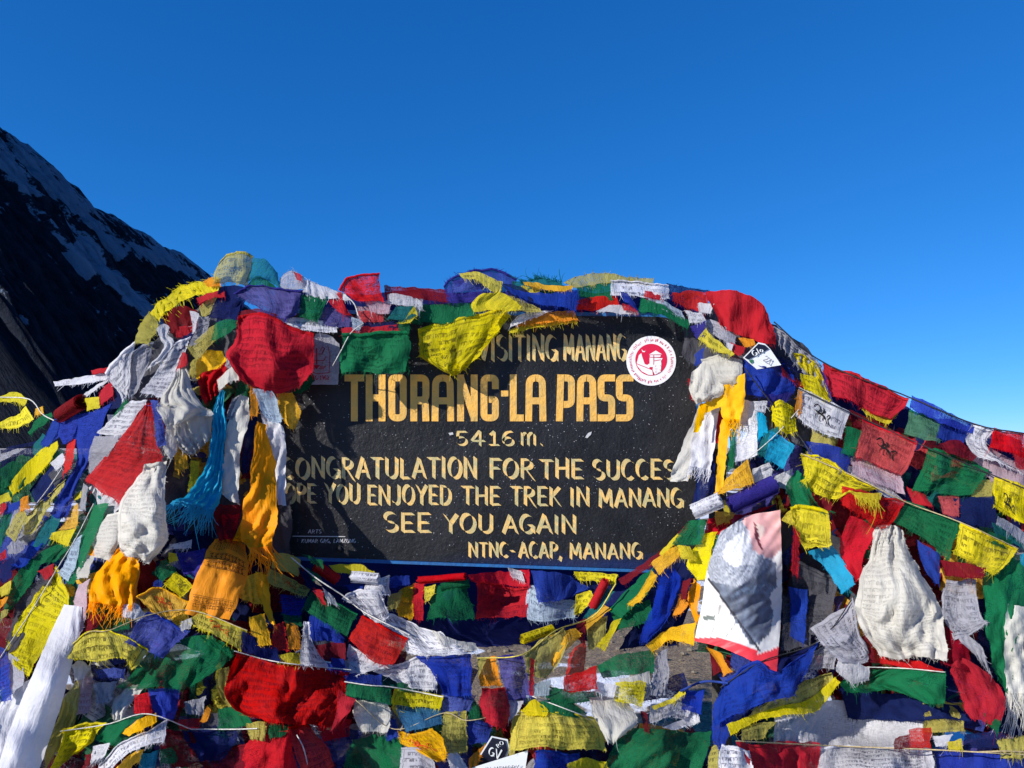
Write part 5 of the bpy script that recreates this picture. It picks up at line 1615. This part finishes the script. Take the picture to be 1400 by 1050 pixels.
FLAGS_I = """
N|420,800 520,800 / 415,900 520,930|d5|
B|422,834 450,850 472,870 / 422,874 445,877 469,880||
K1|420,872 470,880 / 430,905 475,905||
M|428,880 470,878 / 440,905 470,905||
B|440,900 470,900 / 448,915 474,918||
W2|414,849 421,849 / 412,873 427,873 / 412,910 448,912||white printed flag hanging between blue flag and big red flag;the white flag by the big red flag
G3|428,806 455,820 488,840 / 421,818 450,834 481,852 / 413,832 445,851 474,870|a4|green printed flag on the string below the sign's left corner;the green string flag at left
R|424,800 440,806 / 440,825 447,830||
W|440,803 455,815 / 448,825 462,828||
W1|465,818 480,806 519,808 / 478,826 500,823 523,823 / 490,831 515,848 533,841||white printed flag folded below the white roll;the folded white flag
W1|518,850 534,837 565,850 602,862 / 540,873 565,880 600,883 622,886 / 558,891 600,896 642,896||long bluish white printed flag lying toward the snow gap;the long white flag
E|590,860 622,874 652,878 / 600,882 625,890 652,888||
W1|476,880 500,895 536,910 / 470,906 490,913 521,916 / 485,926 500,922 531,914||white flag showing under the red string flag;the white flag under the red
R1|493,842 525,857 558,873 / 484,860 520,880 546,892 / 475,873 512,905 537,909|a4|red printed flag on the string, below the sign's lower left;the red string flag at left
W2|512,920 545,905 568,897 592,905 / 530,929 560,921 599,926 / 545,937 570,942 599,945||white printed flag left of the big blue printed flag;the white flag by the big blue flag
B|468,922 522,922 / 474,932 522,937||
B3|604,948 652,950 / 604,974 642,972|f6|
B1|567,897 605,895 647,893 / 588,916 618,918 647,920 / 604,947 625,951 646,953||big blue printed flag at the lower centre left;the big blue printed flag
G|542,934 567,937 / 545,947 570,947||
Y1|534,966 546,984 / 538,962 550,978||
B|525,978 542,984 / 530,1012 546,1006|w8|
L1|607,975 636,972 / 604,1000 639,1000 / 605,1030 639,1028|a4|pale olive worn flag at bottom left of centre;the pale olive worn flag
A4|539,997 565,1000 590,997 / 545,1013 575,1018 605,1015 / 575,1030 600,1042 613,1036||yellow flag with a red printed wheel under the slate blue one;the yellow red-wheel flag
U|540,961 570,965 602,968 / 545,981 575,983 606,986 / 555,1001 575,998 601,989|a4|slate blue flag under the yellow folded flag;the slate blue flag
Y1|539,939 570,944 606,953 / 535,963 570,966 601,970|a4|yellow folded printed flag left of the big blue flag's lower corner;the yellow folded flag
G|477,932 505,937 537,942 / 472,949 500,956 534,963||dark green flag above the cream square flag;the dark green flag above the square
E2|486,956 532,962 / 484,976 534,980 / 494,1000 530,1001|a4|cream white square printed flag right of the big red flag;the cream square flag
Gs|480,1008 515,1002 546,1008 / 471,1032 510,1032 552,1032 / 468,1066 520,1066 562,1066||sheer green flag at the bottom left of centre;the sheer green bottom flag
S1|548,1020 575,1024 592,1040 / 545,1066 600,1066||
W|612,1029 626,1027 / 622,1066 646,1060|w10|
N|474,994 497,1000 / 474,1012 492,1010||
R|428,991 482,984 / 444,1014 478,1007||
L|300,918 314,912 / 296,940 312,952 / 312,972 345,984||
G|300,968 328,964 / 298,998 345,990||
S|252,958 281,952 / 252,974 277,977|w10|
O|283,964 289,968 / 274,987 283,987||
R|245,984 277,984 / 247,996 272,996|w10|
K|285,975 305,972 / 280,992 302,992|d1|
M3|224,1000 262,1000 / 218,1022 272,1032 / 232,1050 285,1052||
M3|280,1030 335,1018 / 280,1066 340,1066|f4|dark red netted cloth at the bottom left between blue and red;the netted dark red cloth at bottom
Gs|217,1024 246,1020 / 221,1044 242,1042||
C|190,1030 216,1027 / 186,1060 212,1060|w12|
N|248,997 285,998 322,996 / 262,1019 300,1020 322,1017 / 275,1040 290,1041 304,1041||navy blue flag hanging on a white cord at the bottom left;the navy flag on the cord
G|364,990 397,990 / 369,1010 390,1006||
L|335,990 365,985 / 340,1010 362,1012|w10|
R|345,1010 370,1000 397,995 / 329,1036 365,1031 402,1031 / 322,1066 360,1066 405,1066||plain red flag below the big red flag, bottom left;the lower red flag
R1|397,993 424,992 / 405,1022 442,1016 / 412,1066 460,1050||
R|464,942 486,957 / 460,970 480,966 / 454,997 476,977||bright red fold at the right end of the big red flag;the bright red fold
R1|326,890 360,898 395,906 440,910 480,917 / 311,925 355,930 395,935 435,935 471,936 / 307,951 350,960 395,962 430,962 466,961 / 340,981 370,989 410,993 457,993|a13 w75 q1|big red flag stretched across the lower left;the big red flag
Y1|84,996 120,989 147,991 / 85,1015 115,1011 126,1013 / 68,1050 82,1046 95,1036||yellow printed flag right of the broad white scarf, lower left;the yellow lower left flag
G|150,989 170,983 201,976 / 130,1009 155,1006 176,992 / 139,1017 161,1022||
A|164,1002 190,984 213,973 / 175,1008 195,998 215,987||
W|125,1020 150,1015 / 120,1045 140,1040|w8 f6|
A|154,1052 180,1030 196,1024 / 160,1066 192,1040||
W1|135,1046 165,1015 200,1000 230,983 / 138,1066 172,1032 200,1020 225,1013|a4|white printed flag curving up from the lower left edge;the curving white flag
""".strip().split('\n')
ROLLS_C = """
Y1|714,874 756,860|r7|yellow rolled flag above the olive string flag;the yellow roll
R|432,773 461,793|r8|bright red rolled flag at the sign's lower left corner;the red roll
W1|481,788 517,791|r8|white rolled printed flag below the sign's lower edge;the white roll below the sign
G|603,803 641,797|r6|
R|572,793 636,788|r5|thin red rolled flag along the string below the sign;the thin red roll
R|828,793 810,829|r6|
P|998,690 1060,661|r13|violet blue rolled flag above the portrait banner;the violet roll
W2|948,699 985,683|r11|white rolled printed flag right of the sign's lower right corner;the white roll at right
""".strip().split('\n')
# ------------------------------------------------------------------ flat printed things among the flags
def px_plane(Y):
    return lambda x, y, lift: P(x, y, Y - lift)


def flat_lift(pts, gap=.016):
    xs = [p[0] for p in pts]; ys = [p[1] for p in pts]
    hs_ = []
    for cx_ in range(int(min(xs) // CELL), int(max(xs) // CELL) + 1):
        for cy_ in range(int(min(ys) // CELL), int(max(ys) // CELL) + 1):
            hs_.append(hmap.get((cx_, cy_), 0))
    hs_.sort()
    l = hs_[int(len(hs_) * .9)] + gap
    for cx_ in range(int(min(xs) // CELL), int(max(xs) // CELL) + 1):
        for cy_ in range(int(min(ys) // CELL), int(max(ys) // CELL) + 1):
            hmap[cx_, cy_] = max(hmap.get((cx_, cy_), 0), l)
    c = (sum(xs) / len(xs), sum(ys) / len(ys))
    return depth(*c) - l


def slab_px(mb, pts, Y, lift, mi=0, thick=.002):
    a = [mb.vert(P(x, y, Y - lift)) for x, y in pts]
    b_ = [mb.vert(mb.v[i] + Vector((0, thick, 0))) for i in a]
    mb.face(a, mi); mb.face(b_[::-1], mi)
    for i in range(len(a)):
        j = (i + 1) % len(a)
        mb.face((a[i], b_[i], b_[j], a[j]), mi)


def rot_text(mb, text, Y, cx, cy, wd, ht, ang, nib, mi_unused=0, lift0=.004):
    ca, sa = math.cos(R(ang)), math.sin(R(ang))
    def to3(x, y, lift):
        dx, dy = x - cx, y - cy
        return P(cx + dx * ca - dy * sa, cy + dx * sa + dy * ca, Y - lift - lift0)
    stroke_text(mb, text, to3, cx - wd / 2, cx + wd / 2, cy - ht / 2, cy + ht / 2, nib)


PL_W = plain('plate_white', (.72, .74, .74), .4, .4)
PL_N = plain('plate_navy', (.008, .009, .022), .4, .4)
PL_G = plain('plate_grey_ink', (.22, .22, .24), .6)
PL_GR = plain('plate_green', (.03, .16, .07), .5)


def build_plate_number():
    pts = [(1016, 489), (1037, 468), (1046, 470), (1053, 477), (1068, 499), (1035, 505)]
    Y = flat_lift(pts)
    mb = MB(); slab_px(mb, pts, Y, 0)
    ob = mb.build('printed_plate', PL_W, smooth=False)
    tag(ob, 'small black and white printed plate with a number, tucked above a blue flag', 'plate')
    THINGS.append(dict(o=ob, land='the small plate', c=Vector((1042, 488)), label='x', done=True))
    mb = MB(); slab_px(mb, [(1018, 489), (1037, 470), (1046, 472), (1051.5, 477), (1023, 491.5)], Y, .003, thick=.001)
    mb.build('black_panel', PL_N, ob, smooth=False)
    mb = MB(); rot_text(mb, 'Glo', Y, 1035.5, 480.5, 15, 7.5, -27, 1.8); mb.build('lettering', PL_W, ob, smooth=False)
    mb = MB(); rot_text(mb, '21', Y, 1050, 492.5, 12, 8, 32, 1.4); mb.build('number', PL_G, ob, smooth=False)
    mb = MB(); slab_px(mb, [(1024, 493), (1029, 491), (1030, 495), (1027, 497)], Y, .003, thick=.001)
    mb.build('green_corner', PL_GR, ob, smooth=False)


def build_plate_bottom():
    pts = [(645, 1050), (673, 1008), (692, 1012), (695, 1026), (690, 1036)]
    Y = flat_lift(pts)
    mb = MB(); slab_px(mb, [(640, 1058), (672, 1006.5), (694, 1011), (697, 1026), (690, 1040), (650, 1060)], Y, 0)
    ob = mb.build('printed_plate', PL_W, smooth=False)
    tag(ob, 'navy pennant with white letters and thin white border at the bottom middle', 'plate')
    mb = MB(); slab_px(mb, [(643, 1056), (673, 1008.5), (691, 1012.5), (694, 1026), (688, 1038), (652, 1058)], Y, .003, thick=.001)
    mb.build('navy_panel', PL_N, ob, smooth=False)
    mb = MB()
    rot_text(mb, 'G', Y, 672.5, 1028, 8, 11, 12, 2.2); rot_text(mb, 'V', Y, 681, 1031, 8, 13, 12, 2.2)
    rot_text(mb, 'RO', Y, 683.5, 1017.5, 10, 5, -38, 1.3)
    mb.build('lettering', PL_W, ob, smooth=False)
    pts2 = [(645, 1050), (693, 1035), (722, 1026), (716, 1066), (640, 1066)]
    Y2 = flat_lift(pts2, .01)
    mb = MB(); slab_px(mb, pts2, Y2, 0)
    o2 = mb.build('printed_sheet', PL_W, smooth=False)
    tag(o2, 'blank white sheet with grey lettering cut off by the bottom edge', 'sheet')
    mb = MB(); rot_text(mb, 'IN MEMORY', Y2, 687, 1050.5, 46, 6, -4, 1.2); mb.build('lettering', PL_G, o2, smooth=False)


def build_patch_logo():
    pts = [(424, 470), (463, 468), (463, 500), (462, 525), (425, 525), (419, 508)]
    Y = flat_lift([(440, 480), (455, 515)], .014)
    mb = MB()
    cloth_patch(mb, '432,456 450,458 464,470 / 421,478 442,482 464,490 / 419,509 440,510 463,510 / 425,526 445,526 462,526', dict(a=1, e=.8), 901, base_lift=None, register=False)
    # flatten on one plane so that the print sits on it
    for i, v in enumerate(mb.v):
        d = v - cam.location
        mb.v[i] = cam.location + d * ((Y) / d.y)
    ob = mb.build('prayer_flag', cloth('S', 0))
    ob['label'] = 'small whitish flag with a red line emblem and lettering beside the large red corner flag'
    ob['category'] = 'prayer flag'; ob['group'] = 'prayer flags heaped around the sign'
    ink = plain('red_ink', (.30, .012, .03), .8)
    mb = MB()
    pl = px_plane(Y)
    for pts_, w_ in (([(433, 476), (433, 498)], 1.5), ([(424.5, 493), (443, 493)], 1.0), ([(443, 493), (446, 487)], 1.0), ([(435, 484), (440, 484), (444, 476)], 1.2), ([(440, 484), (444, 477), (441, 474), (437, 481)], .8),
                     ([(423, 507), (433, 511), (450, 509.5), (451, 485), (448, 472)], .9)):
        ribbon(mb, pts_, w_, pl, .0045)
    mb.poly([pl(427, 499, .005), pl(438, 499, .005), pl(432.5, 505, .005)])
    for k in range(4):
        ribbon(mb, [(420.5 + k * 2.2, 500), (424 + k * 2.0, 505)], .8, pl, .0047)
        ribbon(mb, [(446 - k * 2.2, 500), (441 - k * 1.8, 505)], .8, pl, .0047)
    stroke_text(mb, 'YPEG-1962', lambda x, y, l: P(x, y, Y - .004 - l), 420.5, 450, 513.5, 519, 1.2)
    mb.build('emblem', ink, ob, smooth=False)


def inside(pts, x, y):
    c = False
    j = len(pts) - 1
    for i in range(len(pts)):
        xi, yi = pts[i]; xj, yj = pts[j]
        if (yi > y) != (yj > y) and x < (xj - xi) * (y - yi) / (yj - yi) + xi: c = not c
        j = i
    return c


def build_portrait():
    """printed cloth banner: grey-bearded man in a dark jacket, white ground, red hem"""
    def zz(l): return [(930 + x / 5.248, 680 + y / 5.248) for x, y in l]
    skin = zz([(430, 140), (540, 60), (720, 60), (730, 370), (640, 440), (560, 400), (520, 380), (500, 260)])
    beard = zz([(180, 240), (450, 120), (500, 250), (530, 370), (600, 430), (640, 440), (640, 490), (520, 600), (400, 640), (220, 600), (180, 500)])
    light = zz([(330, 330), (480, 220), (560, 400), (520, 480), (380, 500), (300, 430)])
    mouth = zz([(520, 170), (545, 190), (570, 310), (600, 370), (580, 370), (540, 300)])
    teeth = zz([(545, 190), (600, 200), (600, 260), (570, 300)])
    jacket = zz([(220, 600), (400, 640), (540, 590), (640, 450), (690, 470), (690, 640), (640, 700), (670, 850), (640, 980), (560, 1050), (500, 1050)])
    collar = zz([(350, 720), (440, 650), (640, 610), (700, 640), (640, 690), (450, 700), (360, 750)])
    fold = [((x - 930) * 5.248, (y - 680) * 5.248) for x, y in ((972, 796), (1036, 886))]
    def col(x, y):
        n = noise.noise(Vector((x * .55, y * .55, 3.1)))
        n2 = noise.noise(Vector((x * .13, y * .13, 8.1)))
        jx, jy = 1.6 * noise.noise(Vector((x * .25, y * .25, 1))), 1.6 * noise.noise(Vector((x * .25, y * .25, 5)))
        x0_, y0_ = x, y
        # red hem along the lower edge
        if x < 1036: hem = 872 + (x - 949) * .0 + max(0, (x - 985)) * .32
        else: hem = 895 - (x - 1036) * .35
        if y > hem: c = (.66, .03, .045)
        elif inside(mouth, x + jx, y + jy): c = (.12, .02, .03)
        elif inside(teeth, x + jx, y + jy): c = (.60, .46, .40)
        elif inside(skin, x + jx, y + jy): c = tuple(k * (1 + .20 * n2) for k in (.62, .32, .31))
        elif inside(light, x + jx, y + jy): c = tuple(k * (1 + .5 * n) for k in (.50, .51, .54))
        elif inside(beard, x + jx, y + jy): c = tuple(k * (1 + .9 * n) for k in (.25, .27, .32))
        elif inside(collar, x + jx, y + jy): c = tuple(k * (1 + .6 * n2 + .7 * n) for k in (.11, .15, .22))
        elif inside(jacket, x + jx, y + jy): c = tuple(k * (1 + .7 * n2 + .25 * n) for k in (.10, .12, .165))
        else:
            g = .62 + .05 * n2
            c = (g, g * .985, g * .96)
            t_ = (x - 962) * .9
            if abs((x - 968) - (880 - y) * .33) < .8: c = (.3, .3, .3)
            if abs((x - 1000) - (860 - y) * .7) < .7 and y > 800: c = (.25, .25, .25)
            if 962 < x < 978 and 842 < y < 848: c = (.12, .14, .13)
        # shade of a crease, painted into the print from the left edge down
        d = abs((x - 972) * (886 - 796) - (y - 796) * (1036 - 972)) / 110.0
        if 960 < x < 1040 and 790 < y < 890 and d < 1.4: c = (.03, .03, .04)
        return tuple(max(0, k) for k in c)
    mb = MB()
    g, Yg, lift, lu, lv = cloth_patch(mb, '985,727 1003,716 1022,705 1067,697 / 967,778 1010,780 1040,780 1069,780 / 959,830 1005,838 1040,840 1068,840 / 949,876 985,885 1020,900 1062,921',
                                      dict(a=5, w=90, b=1.0, e=.6), 777, step=1.6, colfn=col)
    m, t, bs, out = new_mat('printed_banner')
    at = N(t, 'ShaderNodeVertexColor', layer_name='print')
    t.links.new(at.outputs[0], bs.inputs['Base Color'])
    bs.inputs['Roughness'].default_value = .55
    ob = mb.build('portrait_banner', m)
    tag(ob, 'printed cloth banner showing a grey bearded man, white with red hem', 'banner')
    THINGS.append(dict(o=ob, land='the portrait banner', c=Vector((1010, 800)), label='x', done=True))


# ------------------------------------------------------------------ lay everything, back to front
seed = 100
def lay(lines, fn=make_flag):
    global seed
    for l in lines:
        if not l.strip(): continue
        seed += 7
        fn(l, seed)

lay(FLAGS); lay(ROLLS_A, make_roll)
lay(FLAGS_B)
build_patch_logo()
lay(FLAGS_C); lay(FLAGS_D)
build_plate_number()
lay(FLAGS_E); lay(FLAGS_F); lay(FLAGS_G)
lay(ROLLS_C, make_roll)
build_portrait()
lay(FLAGS_H); lay(FLAGS_I)
build_plate_bottom()

for c_, p_, r_, l_ in (
    ('w', '398,762 432,790 470,815 500,838 560,868', .9, 'white cord running from the sign\'s lower left to the red string flag'),
    ('k', '1092,531 1160,563 1255,606 1361,651 1402,668', .8, 'dark cord carrying the white, red and green horse flags'),
    ('k', '1058,440 1125,495 1243,543 1333,580 1402,593', 1.0, 'dark cord along the right skyline of the heap'),
    ('t', '1095,620 1165,650 1238,686 1313,714 1392,750', .8, 'tan cord carrying the lower right string of flags'),
    ('w', '497,442 480,455 466,480 455,500', .7, 'white thread hanging over the green flag at the sign\'s top'),
    ('w', '470,402 484,415 490,432', .8, 'white cord looped on the crest left of the upright red flag'),
    ('w', '262,997 320,997 352,996', .8, 'white cord above the navy flag at the bottom left'),
    ('w', '406,1005 416,1026 424,1066', .8, 'white cord hanging over the lower red flag'),
    ('t', '1006,1013 1122,1019 1276,1025 1402,1032', .9, 'tan cord along the top of the bottom right flags'),
    ('w', '728,952 765,966 802,980', .7, 'white cord crossing the green flags above the big yellow flag'),
    ('k', '1018,503 1050,545 1088,590 1108,618', .9, 'black cord slanting down past the blue flag below the plate'),
    ('w', '85,640 66,668 46,694', .8, 'white frayed cord beside the bright yellow slanting flag'),
    ('b', '930,945 962,932 996,934', 1.6, 'blue cord tied round the dark post'),
    ('t', '1338,1028 1370,1027 1402,1028', 1.0, 'short tan stick of cord at the bottom right corner'),
    ('w', '0,543 40,546 58,566 74,575', .8, 'thin white cord at the left edge by the twisted yellow flag'),
    ('w', '320,890 380,905 480,916', .7, 'white cord along the top of the big red flag'),
    ('y', '842,798 812,842 760,862 714,895 652,900', .9, 'yellow cord knotted below the sign\'s lower right corner'),
    ('w', '1022,628 1060,595 1092,560', .6, 'thin white thread across the checked cyan flag'),
    ('w', '471,932 505,937 540,940 606,953', .8, 'white cord carrying the dark green and the folded yellow flag, lower middle'),
    ('t', '84,895 120,865 149,862 203,841 264,835 338,862', .7, 'tan cord running over the yellow, blue and yellow flags at lower left'),
    ('w', '128,689 104,736 78,778 40,840 0,900', .8, 'white cord slanting down beside the long yellow corner flag'),
    ('k', '985,940 1040,905 1120,876 1168,815', .8, 'dark cord above the crumpled blue flag below the portrait'),
    ('w', '1185,912 1240,914 1292,919', .7, 'white cord along the top of the green flag under the bag-like cloth'),
    ('w', '82,1000 147,990 201,976 262,997', .7, 'white cord joining the yellow and green flags at the lower left corner'),
    ('t', '694,974 640,985 606,975 540,997 486,957', .6, 'tan cord passing behind the red pouch-like flag at bottom middle'),
    ('w', '404,892 418,888 424,900 452,906', 1.0, 'white cord loop resting on top of the big red flag'),
):
    make_cord(c_, p_, r_, l_)

BINK = plain('brown_ink', (.20, .075, .015), .9, .05)
RINK = plain('orange_red_ink', (.50, .06, .012), .9, .05)
INK = plain('black_ink', (.016, .014, .014), .9, .05)


# ------------------------------------------------------------------ the largest 294 flags are things, the smaller ones join the heap
def visible(t_):
    if t_.get('must'): return 1e6
    v = [p for p in t_['pts'] if 0 <= p.x <= 1400 and 0 <= p.y <= 1050]
    n = sum(1 for p in v if hmap.get((int(p.x // CELL), int(p.y // CELL)), 0) <= t_['lift'] + .0005)
    return t_['area'] * n / max(1, len(t_['pts']))


todo = [t_ for t_ in THINGS if not t_.get('done')]
for t_ in todo: t_['vis'] = visible(t_) + (1e4 if t_['label'] else 0)
flags_ = sorted([t_ for t_ in todo if t_['kind'] == 'prayer_flag'], key=lambda d: -d['vis'])
flags_ = [t_ for t_ in flags_ if t_['opts'].get('d', 0) < 10 or t_['label']]
keep = set(id(t_) for t_ in flags_[:290]) | set(id(t_) for t_ in todo if t_['kind'] != 'prayer_flag')
RESTS = [t_ for t_ in todo if id(t_) not in keep]
THINGS = [t_ for t_ in THINGS if t_.get('done') or id(t_) in keep]
for t_ in THINGS:
    if t_.get('done'): continue
    t_['o'] = t_['mb'].build(t_['kind'], t_['mat'])
    if t_.get('mark'): t_['mark'].build(*(('script_band', BINK) if 'z' in t_['opts'] else ('emblem_print', RINK) if t_['red'] else ('horse_print', INK)), t_['o'])
    if t_.get('hem'): t_['hem'].build('hem', t_['hmat'], t_['o'])
    for fb_ in t_['fbs']:
        if fb_.f: fb_.build('fringe', t_['fmat'], t_['o'])


def rest(mb, mats):
    for t_ in RESTS:
        if t_['mat'] not in mats: mats.append(t_['mat'])
        mi = mats.index(t_['mat'])
        for src in [t_['mb']] + t_['fbs']:
            k = len(mb.v)
            mb.v += src.v; mb.uv += src.uv; mb.fr += src.fr; mb.col += src.col
            mb.f += [tuple(i + k for i in f) for f in src.f]; mb.mi += [mi] * len(src.f)


# ------------------------------------------------------------------ older flags deep in the heap, past counting
def build_heap():
    top = [(0, 600), (60, 600), (120, 545), (160, 500), (200, 450), (250, 405), (300, 388), (400, 395), (600, 405), (800, 400), (950, 405), (1050, 440), (1130, 510), (1250, 555), (1400, 605)]
    def ytop(x):
        for a, b_ in zip(top[:-1], top[1:]):
            if a[0] <= x <= b_[0]: return a[1] + (b_[1] - a[1]) * (x - a[0]) / (b_[0] - a[0])
        return 600
    holes = [[(385, 420), (955, 420), (955, 770), (900, 800), (385, 770)],
             [(440, 760), (960, 760), (945, 880), (985, 960), (940, 975), (800, 965), (600, 890), (520, 850)]]
    rr = random.Random(42)
    codes = ['R', 'M', 'B', 'N', 'Y', 'L', 'G', 'T', 'W', 'S', 'A', 'P']
    mats = [cloth(c, 1) for c in codes]
    mb = MB()
    rest(mb, mats)
    for k in range(900):
        x = rr.uniform(-60, 1460); y = rr.uniform(380, 1180)
        if y < ytop(min(max(x, 0), 1400)) + 22: continue
        if any(inside(h, x, y) for h in holes): continue
        L, Wd = rr.uniform(60, 130), rr.uniform(40, 80)
        a = rr.gauss(0, .6)
        ca, sa = math.cos(a), math.sin(a)
        def q(u, v):
            return '%f,%f' % (x + u * L * ca - v * Wd * sa, y + u * L * sa + v * Wd * ca)
        corners = [(x + u * L * ca - v * Wd * sa, y + u * L * sa + v * Wd * ca) for u in (-.5, .5) for v in (-.5, .5)]
        if any(cy_ < ytop(min(max(cx_, 0), 1400)) + 8 for cx_, cy_ in corners): continue
        if any(inside(h, *c) for h in holes for c in corners): continue
        rows = '%s %s %s / %s %s %s' % (q(-.5, -.5), q(0, -.5 + rr.uniform(-.1, .2)), q(.5, -.5), q(-.5 + rr.uniform(0, .25), .5), q(0, .5 + rr.uniform(-.2, .1)), q(.5 - rr.uniform(0, .3), .5))
        cloth_patch(mb, rows, dict(a=16, w=38, d=rr.uniform(5, 15)), 5000 + k, base_lift=0.0, register=False, step=8, mi=rr.choices(range(len(codes)), [2, 5, 3, 7, .8, 1.2, 5, 2, .7, 2, .6, 2])[0])  # dark dyes weighted up so gaps between flags look shaded
    o = mb.build('flag_heap', mats)
    tag(o, 'tangled mass of older flags deep in the heap behind the countable ones', 'flag heap', kind='stuff')


build_heap()

# ------------------------------------------------------------------ labels
def direction(a, b):
    d = a - b
    if abs(d.x) > 1.6 * abs(d.y): return 'right of' if d.x > 0 else 'left of'
    if abs(d.y) > 1.6 * abs(d.x): return 'below' if d.y > 0 else 'above'
    return ('below and right of' if d.x > 0 else 'below and left of') if d.y > 0 else ('above and right of' if d.x > 0 else 'above and left of')


lands = [(t_['land'], t_['c']) for t_ in THINGS if t_.get('land')]
lands += [('the round sticker', Vector((890, 493)))]
used = set()
for t_ in THINGS:
    if t_.get('done'): continue
    o = t_['o']
    tag(o, None, 'scarf' if t_['silk'] else 'cloth' if t_['kind'] == 'cloth_bundle' else 'prayer flag', 'silk scarves tied to the heap' if t_['silk'] else 'cream cloths knotted among the flags' if t_['kind'] == 'cloth_bundle' else 'prayer flags heaped around the sign')
    if t_['label']:
        o['label'] = t_['label']; used.add(t_['label']); continue
for t_ in THINGS:
    if t_.get('done') or t_['label']: continue
    size = 'tiny' if t_['area'] < 250 else 'small' if t_['area'] < 900 else 'large' if t_['area'] > 4000 else ''
    shape = 'rolled' if t_.get('roll') else 'crumpled' if t_['opts'].get('w', 46) < 15 else 'narrow' if t_['asp'] > 3 else 'printed' if t_['pr'] else 'plain'
    noun = 'scarf' if t_['silk'] else 'flag'
    near = sorted(lands, key=lambda l: (l[1] - t_['c']).length)
    near = [l for l in near if (l[1] - t_['c']).length > 6]
    base = ' '.join(x for x in (size, shape, t_['col'], noun) if x)
    cands = ['%s %s %s' % (base, direction(t_['c'], n_[1]), n_[0]) for n_ in near[:3]]
    n0, n1 = near[0], near[1]
    cands.append('%s between %s and %s' % (base, n0[0][4:] if False else n0[0], n1[0]))
    lab = next((c for c in cands if c not in used and len(c.split()) <= 16), None)
    if lab is None:
        lab = cands[0]
    used.add(lab)
    t_['o']['label'] = lab
print('THINGS', len(THINGS), 'rest', len(RESTS), 'max lift', max(hmap.values()), 'labelled', sum(1 for t_ in THINGS if t_['label']))
